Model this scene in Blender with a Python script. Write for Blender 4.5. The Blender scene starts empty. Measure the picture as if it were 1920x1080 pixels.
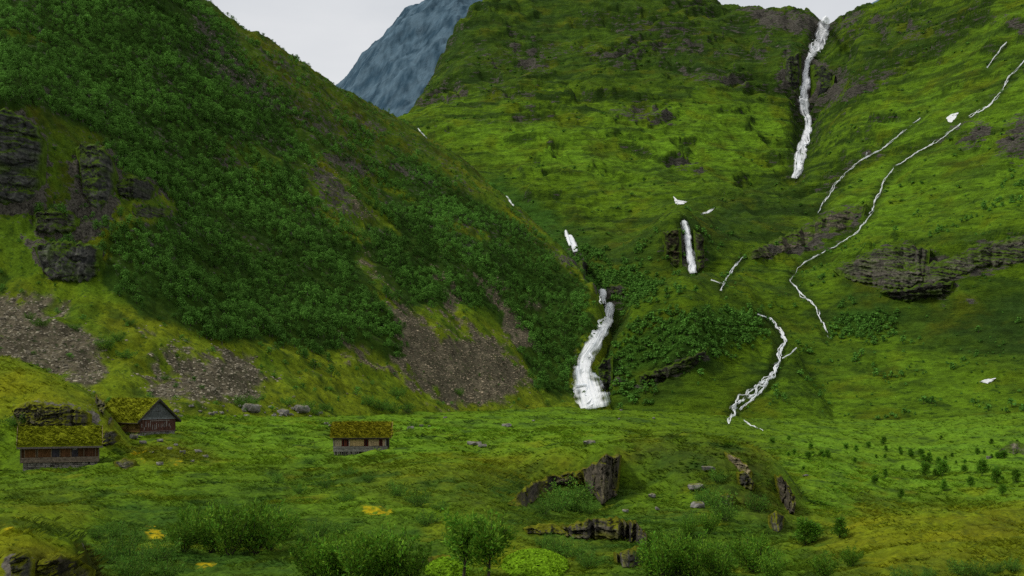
import bpy, math, random
import numpy as np

rng = np.random.default_rng(11)
random.seed(11)
scene = bpy.context.scene
COL = scene.collection
F = 2300.0            # focal length in photo pixels (1920 wide)
HOR = 700.0           # photo row of the true horizon
CZ = 20.0             # camera height above the valley floor
QUAL = 1.0

# ------------------------------------------------------------------ camera
cam_d = bpy.data.cameras.new('camera')
cam = bpy.data.objects.new('camera', cam_d)
COL.objects.link(cam)
cam.location = (0, 0, CZ)
cam.rotation_euler = (math.pi / 2, 0, 0)
cam_d.sensor_width = 36.0
cam_d.sensor_fit = 'HORIZONTAL'
cam_d.lens = F / 1920 * 36
cam_d.shift_y = (HOR - 540) / 1920
cam_d.clip_start = 0.5
cam_d.clip_end = 30000
scene.camera = cam

# ------------------------------------------------------------------ world and sun
w = bpy.data.worlds.new('World')
scene.world = w
w.use_nodes = True
nt = w.node_tree
nt.nodes.clear()
SUN_EL, SUN_AZ = math.radians(50), math.radians(258)   # azimuth measured from +Y, clockwise
sky = nt.nodes.new('ShaderNodeTexSky')
sky.sky_type = 'NISHITA'
sky.sun_disc = False
sky.sun_elevation = SUN_EL
sky.sun_rotation = SUN_AZ
tc = nt.nodes.new('ShaderNodeTexCoord')
mp = nt.nodes.new('ShaderNodeMapping')
mp.inputs['Scale'].default_value = (3.0, 3.0, 9.0)
nz = nt.nodes.new('ShaderNodeTexNoise')
nz.inputs['Scale'].default_value = 1.3
nz.inputs['Detail'].default_value = 7
nz.inputs['Roughness'].default_value = 0.5
rmp = nt.nodes.new('ShaderNodeValToRGB')
rmp.color_ramp.elements[0].position = 0.32
rmp.color_ramp.elements[0].color = (6.5, 6.75, 7.1, 1)
rmp.color_ramp.elements[1].position = 0.62
rmp.color_ramp.elements[1].color = (7.9, 8.0, 8.15, 1)
mx = nt.nodes.new('ShaderNodeMix')
mx.data_type = 'RGBA'
mx.inputs['Factor'].default_value = 0.95
bg = nt.nodes.new('ShaderNodeBackground')
bg.inputs['Strength'].default_value = 0.1
wo = nt.nodes.new('ShaderNodeOutputWorld')
nt.links.new(tc.outputs['Generated'], mp.inputs['Vector'])
nt.links.new(mp.outputs['Vector'], nz.inputs['Vector'])
nt.links.new(nz.outputs['Fac'], rmp.inputs['Fac'])
nt.links.new(sky.outputs['Color'], mx.inputs['A'])
nt.links.new(rmp.outputs['Color'], mx.inputs['B'])
nt.links.new(mx.outputs['Result'], bg.inputs['Color'])
nt.links.new(bg.outputs['Background'], wo.inputs['Surface'])

sd = bpy.data.lights.new('sun', 'SUN')
sd.energy = 2.7
sd.angle = math.radians(10)
sd.color = (1.0, 0.97, 0.92)
sun = bpy.data.objects.new('sun', sd)
COL.objects.link(sun)
sun.rotation_euler = (math.pi / 2 - SUN_EL, 0, math.pi - SUN_AZ)

scene.render.engine = 'CYCLES'
scene.view_settings.view_transform = 'Standard'
scene.view_settings.look = 'None'
scene.view_settings.exposure = 0
scene.cycles.max_bounces = 6
scene.cycles.diffuse_bounces = 3
scene.cycles.transparent_max_bounces = 8
scene.cycles.use_denoising = False


# ------------------------------------------------------------------ noise
def _perm(seed):
    return np.random.default_rng(seed).permutation(1024).astype(np.int32)


_PT = {}


def perlin(x, y, seed=0):
    if seed not in _PT:
        p = _perm(seed + 77)
        a = np.random.default_rng(seed + 5).uniform(0, 2 * np.pi, 1024)
        _PT[seed] = (p, np.cos(a).astype(np.float32), np.sin(a).astype(np.float32))
    p, gx, gy = _PT[seed]
    x = np.asarray(x, np.float64)
    y = np.asarray(y, np.float64)
    xi = np.floor(x).astype(np.int64)
    yi = np.floor(y).astype(np.int64)
    xf = (x - xi).astype(np.float32)
    yf = (y - yi).astype(np.float32)
    u = xf * xf * xf * (xf * (xf * 6 - 15) + 10)
    v = yf * yf * yf * (yf * (yf * 6 - 15) + 10)

    def g(ix, iy, fx, fy):
        h = p[(p[ix & 1023] + iy) & 1023]
        return gx[h] * fx + gy[h] * fy
    a = g(xi, yi, xf, yf)
    b = g(xi + 1, yi, xf - 1, yf)
    c = g(xi, yi + 1, xf, yf - 1)
    d = g(xi + 1, yi + 1, xf - 1, yf - 1)
    a += u * (b - a)
    c += u * (d - c)
    return (a + v * (c - a)) * 1.5


def fbm(x, y, octv=4, seed=0, gain=0.5, ridged=False):
    out = 0
    amp = 1.0
    tot = 0.0
    for i in range(octv):
        n = perlin(x * 2 ** i + 13.7 * i, y * 2 ** i - 7.1 * i, seed + i)
        if ridged:
            n = 1 - 2 * np.abs(n)
        out = out + amp * n
        tot += amp
        amp *= gain
    return out / tot


def sm(a, b, x):
    t = np.clip((x - a) / (b - a), 0, 1)
    return t * t * (3 - 2 * t)


# ------------------------------------------------------------------ survey maps (bearing / elevation), painted as polygons
MX0, MY0, MC = -800, -400, 4.0
MW, MH = 900, 450
gx_, gy_ = np.meshgrid(MX0 + (np.arange(MW) + .5) * MC, MY0 + (np.arange(MH) + .5) * MC)


def poly_mask(poly):
    poly = np.array(poly, float)
    ins = np.zeros(gx_.shape, bool)
    n = len(poly)
    for i in range(n):
        x1, y1 = poly[i]
        x2, y2 = poly[(i + 1) % n]
        if y1 == y2:
            continue
        c = (gy_ >= min(y1, y2)) & (gy_ < max(y1, y2))
        xi = x1 + (gy_ - y1) / (y2 - y1) * (x2 - x1)
        ins ^= c & (gx_ < xi)
    return ins.astype(np.float32)


def blur(m, r):
    r = int(max(1, round(r / MC)))
    for _ in range(2):
        for ax in (0, 1):
            k = np.ones(2 * r + 1) / (2 * r + 1)
            c = np.cumsum(np.pad(m, [(r + 1, r) if a == ax else (0, 0) for a in (0, 1)], mode='edge'), axis=ax)
            n = m.shape[ax]
            if ax == 0:
                m = (c[2 * r + 1:2 * r + 1 + n] - c[:n]) / (2 * r + 1)
            else:
                m = (c[:, 2 * r + 1:2 * r + 1 + n] - c[:, :n]) / (2 * r + 1)
    return m


def paint(*items):
    """items: (polygon, strength, feather)"""
    m = np.zeros(gx_.shape, np.float32)
    for poly, s, f in items:
        b = blur(poly_mask(poly), f) * abs(s)
        m = np.maximum(m, b) if s > 0 else m * (1 - b)
    return m


def ell(x, y, a, b, rot=0):
    t = np.linspace(0, 2 * np.pi, 24, endpoint=False)
    c, s = math.cos(math.radians(rot)), math.sin(math.radians(rot))
    return [(x + a * np.cos(q) * c - b * np.sin(q) * s, y + a * np.cos(q) * s + b * np.sin(q) * c) for q in t]


def look(m, px, py):
    fx = np.clip((px - MX0) / MC - .5, 0, MW - 1.001)
    fy = np.clip((py - MY0) / MC - .5, 0, MH - 1.001)
    i = fx.astype(int)
    j = fy.astype(int)
    a = fx - i
    b = fy - j
    return (m[j, i] * (1 - a) + m[j, i + 1] * a) * (1 - b) + (m[j + 1, i] * (1 - a) + m[j + 1, i + 1] * a) * b


# ------------------------------------------------------------------ thin plate height model
class TPS:
    def __init__(self, cols, sx=3.2, sy=1.3, smooth=1e-5):
        P, V = [], []
        for px, prof in cols.items():
            for py, d in prof:
                P.append(((px - 960) / F * sx, math.log(d) * sy))
                V.append((HOR - py) / F)
        P = np.array(P)
        V = np.array(V)
        n = len(P)
        d2 = ((P[:, None] - P[None]) ** 2).sum(-1)
        K = np.where(d2 > 0, .5 * d2 * np.log(np.maximum(d2, 1e-20)), 0) + smooth * np.eye(n)
        A = np.zeros((n + 3, n + 3))
        A[:n, :n] = K
        A[:n, n:] = np.c_[np.ones(n), P]
        A[n:, :n] = A[:n, n:].T
        s = np.linalg.solve(A, np.r_[V, 0, 0, 0])
        self.P, self.w, self.a, self.sx, self.sy = P, s[:n], s[n:], sx, sy

    def __call__(self, u, y):           # returns tan(elevation)
        U = u * self.sx
        L = np.log(y) * self.sy
        out = self.a[0] + self.a[1] * U + self.a[2] * L
        for (a, b), w_ in zip(self.P, self.w):
            d2 = (U - a) ** 2 + (L - b) ** 2
            out = out + w_ * .5 * d2 * np.log(d2 + 1e-20)
        return out


def upsample(A, nr, nc):
    """bilinear upsampling of a coarse grid to nr x nc"""
    r = np.linspace(0, A.shape[0] - 1, nr)
    c = np.linspace(0, A.shape[1] - 1, nc)
    i = np.minimum(r.astype(int), A.shape[0] - 2)
    j = np.minimum(c.astype(int), A.shape[1] - 2)
    a = (r - i)[:, None]
    b = (c - j)[None]
    return (A[i][:, j] * (1 - b) + A[i][:, j + 1] * b) * (1 - a) + (A[i + 1][:, j] * (1 - b) + A[i + 1][:, j + 1] * b) * a


class Layer:
    """A height field on a fan-shaped grid: columns of constant bearing, rows of constant distance."""
    def __init__(self, u0, u1, nc, y0, y1, nr, *models, off=0.0):
        self.off = off
        self.u = np.linspace(u0, u1, nc)
        self.l = np.linspace(math.log(y0), math.log(y1), nr)
        cu = np.linspace(u0, u1, max(8, nc // 5))
        cl = np.linspace(self.l[0], self.l[-1], max(8, nr // 2 if len(models) > 2 else nr // 5))
        E = None
        U, L = np.meshgrid(cu, cl)
        U = np.clip(U * (np.exp(L) + off) / np.exp(L), -.62, .62)
        for m in models:
            e = m(U, np.exp(L))
            if E is None:
                E = e
            else:
                E = np.maximum(E, e)
        E = upsample(E, nr, nc)
        self.U, self.L = np.meshgrid(self.u, self.l)
        self.Y = np.exp(self.L)
        self.X = self.U * (self.Y + off)
        self.Z = CZ + E * self.Y

    @property
    def px(self):
        return 960 + F * self.X / self.Y

    @property
    def py(self):
        return HOR - F * (self.Z - CZ) / self.Y

    def slope(self):
        Pm = np.stack([self.X, self.Y, self.Z], -1)
        du = np.gradient(Pm, axis=1)
        dl = np.gradient(Pm, axis=0)
        n = np.cross(du, dl)
        n /= np.linalg.norm(n, axis=-1, keepdims=True) + 1e-12
        return n * np.sign(n[..., 2:3] + 1e-9)

    def height(self, x, y):
        fu = (x / (y + self.off) - self.u[0]) / (self.u[1] - self.u[0])
        fl = (np.log(y) - self.l[0]) / (self.l[1] - self.l[0])
        fu = np.clip(fu, 0, len(self.u) - 1.001)
        fl = np.clip(fl, 0, len(self.l) - 1.001)
        i = np.asarray(fu).astype(int)
        j = np.asarray(fl).astype(int)
        a = fu - i
        b = fl - j
        Z = self.Z
        return (Z[j, i] * (1 - a) + Z[j, i + 1] * a) * (1 - b) + (Z[j + 1, i] * (1 - a) + Z[j + 1, i + 1] * a) * b

    def sight(self, px, py, ymin=0):
        """first point of this surface along a line of sight"""
        u = (px - 960) / F
        y = self.Y[:, 0]
        fu = np.clip((u * y / (y + self.off) - self.u[0]) / (self.u[1] - self.u[0]), 0, len(self.u) - 1.001)
        i = fu.astype(int)
        a = fu - i
        k = np.arange(len(y))
        z = self.Z[k, i] * (1 - a) + self.Z[k, i + 1] * a
        e = (z - CZ) / y - (HOR - py) / F
        ok = np.where((e >= 0) & (y > ymin))[0]
        if len(ok) == 0:
            return None
        j = ok[0]
        if j == 0 or e[j - 1] >= 0:
            yy = y[j]
        else:
            yy = y[j - 1] + (y[j] - y[j - 1]) * (-e[j - 1]) / (e[j] - e[j - 1])
        return np.array([u * yy, yy, CZ + (HOR - py) / F * yy])


def see(px, py, layers=None):
    best = None
    for L_ in (layers or ALL):
        p = L_.sight(px, py)
        if p is not None and (best is None or p[1] < best[1]):
            best = p
    return best


# ------------------------------------------------------------------ materials
def srgb(r, g, b):
    f = lambda c: (c / 255 / 12.92) if c <= 10 else ((c / 255 + .055) / 1.055) ** 2.4
    return (f(r), f(g), f(b))


def mat_base(name, rough=0.9):
    m = bpy.data.materials.new(name)
    m.use_nodes = True
    t = m.node_tree
    b = t.nodes['Principled BSDF']
    b.inputs['Roughness'].default_value = rough
    b.inputs['Specular IOR Level'].default_value = 0.03
    return m, t, b


def mat_attr(name, noise_scale=1.0, lo=0.7, hi=1.3, bump=0.3, bump_scale=2.0, dist=0.2, rough=0.95, vary=0.0, detail=6, transl=0.0):
    """procedural material: per-vertex base colour times fine 3-D noise, with noise bump"""
    m, t, b = mat_base(name, rough)
    at = t.nodes.new('ShaderNodeAttribute')
    at.attribute_name = 'Col'
    ge = t.nodes.new('ShaderNodeTexCoord')
    n1 = t.nodes.new('ShaderNodeTexNoise')
    n1.inputs['Scale'].default_value = noise_scale
    n1.inputs['Detail'].default_value = detail
    n1.inputs['Roughness'].default_value = 0.65
    mr = t.nodes.new('ShaderNodeMapRange')
    mr.inputs['From Min'].default_value = 0.3
    mr.inputs['From Max'].default_value = 0.7
    mr.inputs['To Min'].default_value = lo
    mr.inputs['To Max'].default_value = hi
    mu = t.nodes.new('ShaderNodeVectorMath')
    mu.operation = 'SCALE'
    t.links.new(ge.outputs['Object'], n1.inputs['Vector'])
    t.links.new(n1.outputs['Fac'], mr.inputs['Value'])
    t.links.new(at.outputs['Color'], mu.inputs[0])
    last = mr.outputs['Result']
    if vary:
        oi = t.nodes.new('ShaderNodeObjectInfo')
        m2 = t.nodes.new('ShaderNodeMapRange')
        m2.inputs['To Min'].default_value = 1 - vary
        m2.inputs['To Max'].default_value = 1 + vary
        t.links.new(oi.outputs['Random'], m2.inputs['Value'])
        mm = t.nodes.new('ShaderNodeMath')
        mm.operation = 'MULTIPLY'
        t.links.new(m2.outputs['Result'], mm.inputs[0])
        t.links.new(last, mm.inputs[1])
        last = mm.outputs['Value']
    t.links.new(last, mu.inputs['Scale'])
    t.links.new(mu.outputs['Vector'], b.inputs['Base Color'])
    if bump:
        n2 = t.nodes.new('ShaderNodeTexNoise')
        n2.inputs['Scale'].default_value = bump_scale
        n2.inputs['Detail'].default_value = 5
        n2.inputs['Roughness'].default_value = 0.7
        bp = t.nodes.new('ShaderNodeBump')
        bp.inputs['Strength'].default_value = bump
        bp.inputs['Distance'].default_value = dist
        t.links.new(ge.outputs['Object'], n2.inputs['Vector'])
        t.links.new(n2.outputs['Fac'], bp.inputs['Height'])
        t.links.new(bp.outputs['Normal'], b.inputs['Normal'])
    if transl:
        tr = t.nodes.new('ShaderNodeBsdfTranslucent')
        ms = t.nodes.new('ShaderNodeMixShader')
        ms.inputs['Fac'].default_value = transl
        out = t.nodes['Material Output']
        t.links.new(mu.outputs['Vector'], tr.inputs['Color'])
        t.links.new(b.outputs['BSDF'], ms.inputs[1])
        t.links.new(tr.outputs['BSDF'], ms.inputs[2])
        t.links.new(ms.outputs['Shader'], out.inputs['Surface'])
    return m



def mat_terrain(name, size, rock_lo, rock_hi, scrub, lo=.6, hi=1.45, bump=.7, scrub_amt=.6, zs=1.0):
    """turf with broken rock showing through where the surface attribute Rock is high; size is the metre size of the coarse texture"""
    m, t, b = mat_base(name, .95)
    N, Lk = t.nodes.new, t.links.new

    def noise(scale, detail, rough, vec):
        n = N('ShaderNodeTexNoise')
        n.inputs['Scale'].default_value = scale
        n.inputs['Detail'].default_value = detail
        n.inputs['Roughness'].default_value = rough
        Lk(vec, n.inputs['Vector'])
        return n.outputs['Fac']

    def rng_(v, a, b_, c=0., d=1., smooth=True):
        r_ = N('ShaderNodeMapRange')
        r_.interpolation_type = 'SMOOTHSTEP' if smooth else 'LINEAR'
        for k, x in (('From Min', a), ('From Max', b_), ('To Min', c), ('To Max', d)):
            r_.inputs[k].default_value = x
        Lk(v, r_.inputs['Value'])
        return r_.outputs['Result']

    def math_(op, a, b_):
        q = N('ShaderNodeMath')
        q.operation = op
        for i, x in enumerate((a, b_)):
            if isinstance(x, (int, float)):
                q.inputs[i].default_value = x
            else:
                Lk(x, q.inputs[i])
        return q.outputs['Value']

    def mix_(f, a, b_):
        q = N('ShaderNodeMix')
        q.data_type = 'RGBA'
        Lk(f, q.inputs['Factor'])
        for k, x in (('A', a), ('B', b_)):
            if isinstance(x, tuple):
                q.inputs[k].default_value = (*x, 1)
            else:
                Lk(x, q.inputs[k])
        return q.outputs['Result']

    tc_ = N('ShaderNodeTexCoord')
    mp_ = N('ShaderNodeMapping')
    mp_.inputs['Scale'].default_value = (1, 1, zs)
    Lk(tc_.outputs['Object'], mp_.inputs['Vector'])
    vec = mp_.outputs['Vector']
    at = N('ShaderNodeAttribute')
    at.attribute_name = 'Col'
    ar = N('ShaderNodeAttribute')
    ar.attribute_name = 'Rock'
    f1 = noise(1.0 / size, 11, .66, vec)
    f2 = noise(4.3 / size, 8, .7, vec)
    f3 = noise(2.1 / size, 9, .62, vec)
    sc = N('ShaderNodeVectorMath')
    sc.operation = 'SCALE'
    Lk(at.outputs['Color'], sc.inputs[0])
    Lk(math_('MULTIPLY', rng_(f1, .3, .7, lo, hi, False), rng_(f2, .3, .7, lo * 1.1, hi * .95, False)), sc.inputs['Scale'])
    turf = mix_(math_('MULTIPLY', rng_(f3, .54, .64), scrub_amt), sc.outputs['Vector'], scrub)
    rf = rng_(math_('ADD', ar.outputs['Fac'], math_('MULTIPLY', math_('SUBTRACT', f1, .5), 2.2)), .44, .60)
    rc = mix_(rng_(math_('ADD', math_('MULTIPLY', f2, .65), math_('MULTIPLY', f3, .35)), .36, .62), rock_lo, rock_hi)
    Lk(mix_(rf, turf, rc), b.inputs['Base Color'])
    bp = N('ShaderNodeBump')
    bp.inputs['Strength'].default_value = bump
    bp.inputs['Distance'].default_value = size * .32
    Lk(math_('ADD', math_('MULTIPLY', f2, .6), math_('MULTIPLY', f1, .8)), bp.inputs['Height'])
    Lk(bp.outputs['Normal'], b.inputs['Normal'])
    return m


M_GROUND = mat_terrain('meadow_turf', 1.1, (.022, .020, .017), (.15, .135, .11), (.016, .036, .005), bump=.6, scrub_amt=.55)
M_HILL = mat_terrain('hillside_turf', 2.6, (.015, .014, .011), (.096, .088, .068), (.014, .036, .006), bump=.8, scrub_amt=.7)
M_MOUNT = mat_terrain('mountain_turf', 11, (.021, .020, .016), (.112, .103, .083), (.018, .044, .005), bump=1.0, scrub_amt=.72, zs=4.0)
M_FAR = mat_attr('distant_rock_haze', .02, .75, 1.25, .6, .02, 25, detail=8)
M_LEAF = mat_attr('leaf', 3.0, .8, 1.2, 0, vary=.22, transl=.3, rough=.7)
M_WOODMASS = mat_attr('leaf_mass', .5, .75, 1.25, 0, transl=.25, rough=.8)
M_BLADE = mat_attr('grass_blade', 1.0, .8, 1.2, 0, transl=.3, rough=.7)
M_BARK = mat_attr('bark', 6.0, .6, 1.3, .4, 20, .02)
M_STONE = mat_attr('stone', 1.2, .45, 1.5, .8, 3.0, .15, vary=.15, detail=9)
M_CRAG = mat_attr('crag_rock', .55, .35, 1.6, 1.0, 1.6, .35, detail=10)


# ------------------------------------------------------------------ mesh helpers
def mesh_np(name, V, faces_flat, loop_tot, col=None, mat=None, smooth=True, rock=None):
    me = bpy.data.meshes.new(name)
    V = np.asarray(V, np.float32)
    faces_flat = np.asarray(faces_flat, np.int32).ravel()
    loop_tot = np.asarray(loop_tot, np.int32)
    me.vertices.add(len(V))
    me.vertices.foreach_set('co', V.ravel())
    me.loops.add(len(faces_flat))
    me.loops.foreach_set('vertex_index', faces_flat)
    me.polygons.add(len(loop_tot))
    st = np.zeros(len(loop_tot), np.int32)
    st[1:] = np.cumsum(loop_tot)[:-1]
    me.polygons.foreach_set('loop_start', st)
    me.polygons.foreach_set('loop_total', loop_tot)
    me.polygons.foreach_set('use_smooth', np.full(len(loop_tot), smooth))
    if col is not None:
        c = np.ones((len(V), 4), np.float32)
        c[:, :3] = col
        at = me.attributes.new('Col', 'FLOAT_COLOR', 'POINT')
        at.data.foreach_set('color', c.ravel())
    if rock is not None:
        at = me.attributes.new('Rock', 'FLOAT', 'POINT')
        at.data.foreach_set('value', np.asarray(rock, np.float32).ravel())
    me.update(calc_edges=True)
    me.validate()
    if mat:
        me.materials.append(mat)
    return me


def link(name, me, parent=None, label=None, cat=None, group=None, kind=None, loc=None, rotz=None):
    o = bpy.data.objects.new(name, me)
    COL.objects.link(o)
    if parent is not None:
        o.parent = parent
    if label:
        o['label'] = label
    if cat:
        o['category'] = cat
    if group:
        o['group'] = group
    if kind:
        o['kind'] = kind
    if loc is not None:
        o.location = loc
    if rotz is not None:
        o.rotation_euler = (0, 0, rotz)
    return o


def grid_faces(nr, nc):
    i = np.arange(nr * nc).reshape(nr, nc)
    return np.stack([i[:-1, :-1], i[:-1, 1:], i[1:, 1:], i[1:, :-1]], -1).reshape(-1, 4)


def layer_mesh(name, L_, col, mat, rock=None):
    nr, nc = L_.Z.shape
    f = grid_faces(nr, nc)
    V = np.stack([L_.X, L_.Y, L_.Z], -1).reshape(-1, 3)
    return mesh_np(name, V, f, np.full(len(f), 4), col.reshape(-1, 3), mat, rock=rock)


def mixc(a, b, t):
    a = np.asarray(a, np.float32)
    b = np.asarray(b, np.float32)
    return a + (b - a) * t[..., None]


# ================================================================== TERRAIN MODELS
far_tail = [(742, 2000), (712, 5000), (706, 9000)]
G_base = TPS({
    -400: [(1400, 22), (1080, 45), (985, 62), (960, 80), (900, 130), (870, 160), (820, 200), (790, 260), (775, 330), (770, 450), (765, 700)] + far_tail,
    0: [(1400, 22), (1085, 45), (1000, 62), (965, 80), (905, 130), (885, 152), (840, 190), (790, 240), (775, 300), (768, 450), (765, 700)] + far_tail,
    300: [(1400, 22), (1090, 50), (1000, 75), (930, 105), (880, 140), (850, 165), (812, 195), (786, 232), (779, 275), (770, 400), (765, 700)] + far_tail,
    600: [(1400, 22), (1085, 50), (1000, 75), (930, 110), (885, 145), (856, 178), (820, 215), (793, 260), (781, 330), (770, 450), (765, 700)] + far_tail,
    900: [(1400, 22), (1090, 48), (1010, 70), (935, 105), (890, 130), (850, 165), (825, 210), (800, 270), (785, 340), (769, 450), (766, 700)] + far_tail,
    1080: [(1400, 22), (1100, 45), (1040, 70), (985, 100), (962, 122), (930, 145), (892, 175), (850, 215), (810, 280), (786, 350), (770, 450), (768, 700)] + far_tail,
    1180: [(1400, 22), (1110, 43), (1050, 68), (1000, 98), (966, 118), (932, 142), (892, 172), (855, 215), (815, 280), (788, 360), (774, 450), (770, 700)] + far_tail,
    1300: [(1400, 22), (1115, 42), (1050, 65), (985, 105), (950, 125), (925, 145), (892, 175), (856, 222), (815, 290), (792, 390), (778, 470), (772, 700)] + far_tail,
    1400: [(1400, 22), (1115, 42), (1050, 65), (1000, 95), (966, 122), (934, 145), (905, 175), (868, 222), (830, 280), (800, 390), (784, 470), (774, 700)] + far_tail,
    1500: [(1400, 22), (1115, 42), (1050, 65), (1010, 95), (965, 130), (915, 170), (865, 230), (828, 310), (800, 420), (788, 480), (776, 700)] + far_tail,
    1700: [(1400, 22), (1120, 40), (1040, 55), (985, 72), (958, 90), (990, 118), (978, 150), (945, 195), (900, 235), (860, 290), (828, 350), (802, 430), (788, 490), (778, 700)] + far_tail,
    1920: [(1400, 22), (1120, 40), (1040, 55), (985, 72), (952, 90), (985, 118), (975, 150), (942, 195), (895, 235), (855, 290), (815, 350), (782, 430), (772, 490), (768, 700)] + far_tail,
    2300: [(1400, 22), (1120, 40), (1040, 55), (985, 72), (950, 90), (980, 118), (970, 150), (935, 195), (885, 235), (845, 290), (805, 350), (775, 430), (768, 490), (766, 700)] + far_tail,
})
G_knoll = TPS({
    -500: [(900, 140), (800, 150), (680, 165), (620, 190), (700, 235), (850, 300), (1000, 500)],
    -200: [(900, 140), (810, 152), (715, 166), (645, 188), (700, 230), (830, 280), (1000, 500)],
    0: [(905, 148), (860, 156), (800, 164), (735, 173), (676, 190), (725, 220), (830, 260), (1000, 500)],
    80: [(905, 148), (860, 156), (800, 163), (735, 172), (696, 187), (740, 215), (830, 250), (1000, 500)],
    170: [(900, 150), (850, 159), (795, 169), (744, 184), (800, 206), (850, 240), (1000, 500)],
    215: [(895, 152), (845, 164), (792, 178), (830, 195), (870, 240), (1000, 500)],
    260: [(900, 150), (868, 162), (848, 172), (862, 190), (900, 240), (1000, 500)],
    330: [(930, 150), (915, 170), (940, 240), (1050, 500)],
    600: [(1050, 150), (1050, 200), (1100, 300)],
}, smooth=1e-6)
G_bluff = TPS({
    600: [(1200, 120), (1150, 145), (1100, 180), (1050, 250), (1000, 420)],
    800: [(1020, 120), (965, 140), (925, 160), (885, 190), (860, 230), (900, 420)],
    880: [(990, 120), (925, 140), (882, 152), (852, 166), (830, 195), (816, 230), (838, 300), (900, 420)],
    960: [(1010, 125), (955, 142), (925, 146), (870, 156), (834, 178), (817, 210), (813, 240), (840, 300), (900, 420)],
    1030: [(1010, 132), (946, 144), (922, 146.5), (880, 150), (838, 168), (816, 200), (811, 240), (840, 300), (900, 420)],
    1085: [(1010, 137), (940, 145), (905, 147), (870, 150), (846, 156), (826, 172), (812, 203), (809, 240), (840, 300), (900, 420)],
    1135: [(1010, 138), (952, 145), (905, 146.5), (853, 149), (838, 155), (822, 175), (812, 205), (810, 240), (840, 300), (900, 420)],
    1180: [(1010, 132), (945, 142), (880, 147.5), (840, 154), (823, 175), (814, 205), (815, 240), (845, 300), (900, 420)],
    1300: [(1015, 110), (955, 128), (892, 140), (846, 149), (823, 162), (818, 190), (838, 240), (875, 300), (950, 420)],
    1420: [(1015, 115), (955, 130), (902, 140), (862, 147), (846, 155), (864, 180), (895, 230), (950, 300), (1000, 420)],
    1480: [(1015, 118), (978, 130), (948, 140), (908, 147), (893, 152), (908, 165), (940, 220), (1000, 300), (1100, 420)],
    1540: [(1060, 118), (1020, 130), (990, 150), (995, 200), (1100, 300), (1200, 420)],
    1700: [(1300, 118), (1300, 150), (1300, 220), (1300, 420)],
}, smooth=1e-6)
G_mound = TPS({
    -300: [(1300, 28), (1020, 34), (960, 42), (1060, 56), (1300, 80)],
    -50: [(1300, 28), (1050, 34), (975, 41), (1050, 54), (1300, 80)],
    60: [(1300, 28), (1075, 34), (993, 40), (1060, 52), (1300, 80)],
    130: [(1300, 29), (1100, 34), (1015, 40), (1080, 51), (1300, 80)],
    175: [(1350, 29), (1130, 36), (1065, 41), (1110, 50), (1300, 80)],
    240: [(1400, 30), (1200, 38), (1220, 48), (1350, 80)],
    500: [(1600, 30), (1500, 40), (1500, 80)],
})
H_mod = TPS({
    -500: [(900, 170), (790, 200), (560, 270), (300, 360), (0, 470), (-350, 620), (-260, 760), (100, 1100), (600, 2000)],
    -200: [(880, 190), (780, 220), (560, 290), (300, 370), (0, 470), (-300, 620), (-200, 760), (150, 1100), (620, 2000)],
    0: [(860, 200), (768, 240), (660, 272), (560, 305), (530, 314), (380, 330), (215, 350), (100, 410), (0, 470), (-190, 610), (-120, 720), (200, 1050), (650, 2000)],
    120: [(850, 205), (764, 245), (650, 285), (530, 318), (420, 338), (280, 362), (100, 450), (-120, 600), (-60, 710), (250, 1050), (670, 2000)],
    260: [(850, 215), (766, 255), (640, 300), (520, 330), (400, 362), (250, 430), (80, 510), (-58, 600), (0, 700), (300, 1050), (680, 2000)],
    400: [(850, 235), (770, 275), (640, 325), (450, 405), (250, 490), (100, 575), (17, 640), (70, 730), (350, 1050), (700, 2000)],
    560: [(850, 270), (770, 315), (600, 385), (400, 480), (250, 565), (115, 670), (170, 760), (420, 1050), (720, 2000)],
    650: [(850, 290), (770, 340), (600, 410), (420, 500), (280, 600), (166, 700), (220, 790), (450, 1080), (740, 2000)],
    735: [(850, 315), (768, 370), (600, 442), (450, 522), (330, 610), (212, 730), (270, 820), (500, 1100), (750, 2000)],
    870: [(850, 360), (762, 422), (600, 492), (450, 572), (305, 710), (370, 800), (620, 1150), (780, 2000)],
    1000: [(850, 400), (758, 470), (600, 542), (500, 605), (416, 690), (490, 780), (720, 1150), (800, 2000)],
    1070: [(850, 420), (756, 490), (640, 540), (550, 590), (480, 650), (560, 720), (760, 1100), (820, 2000)],
    1125: [(850, 440), (768, 495), (700, 520), (625, 555), (560, 600), (640, 660), (800, 1100), (830, 2000)],
    1180: [(870, 440), (800, 500), (770, 540), (760, 590), (800, 660), (850, 1100), (850, 2000)],
    1350: [(950, 440), (930, 600), (930, 1100), (930, 2000)],
    1900: [(1100, 440), (1100, 700), (1100, 2000)],
})
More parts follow.
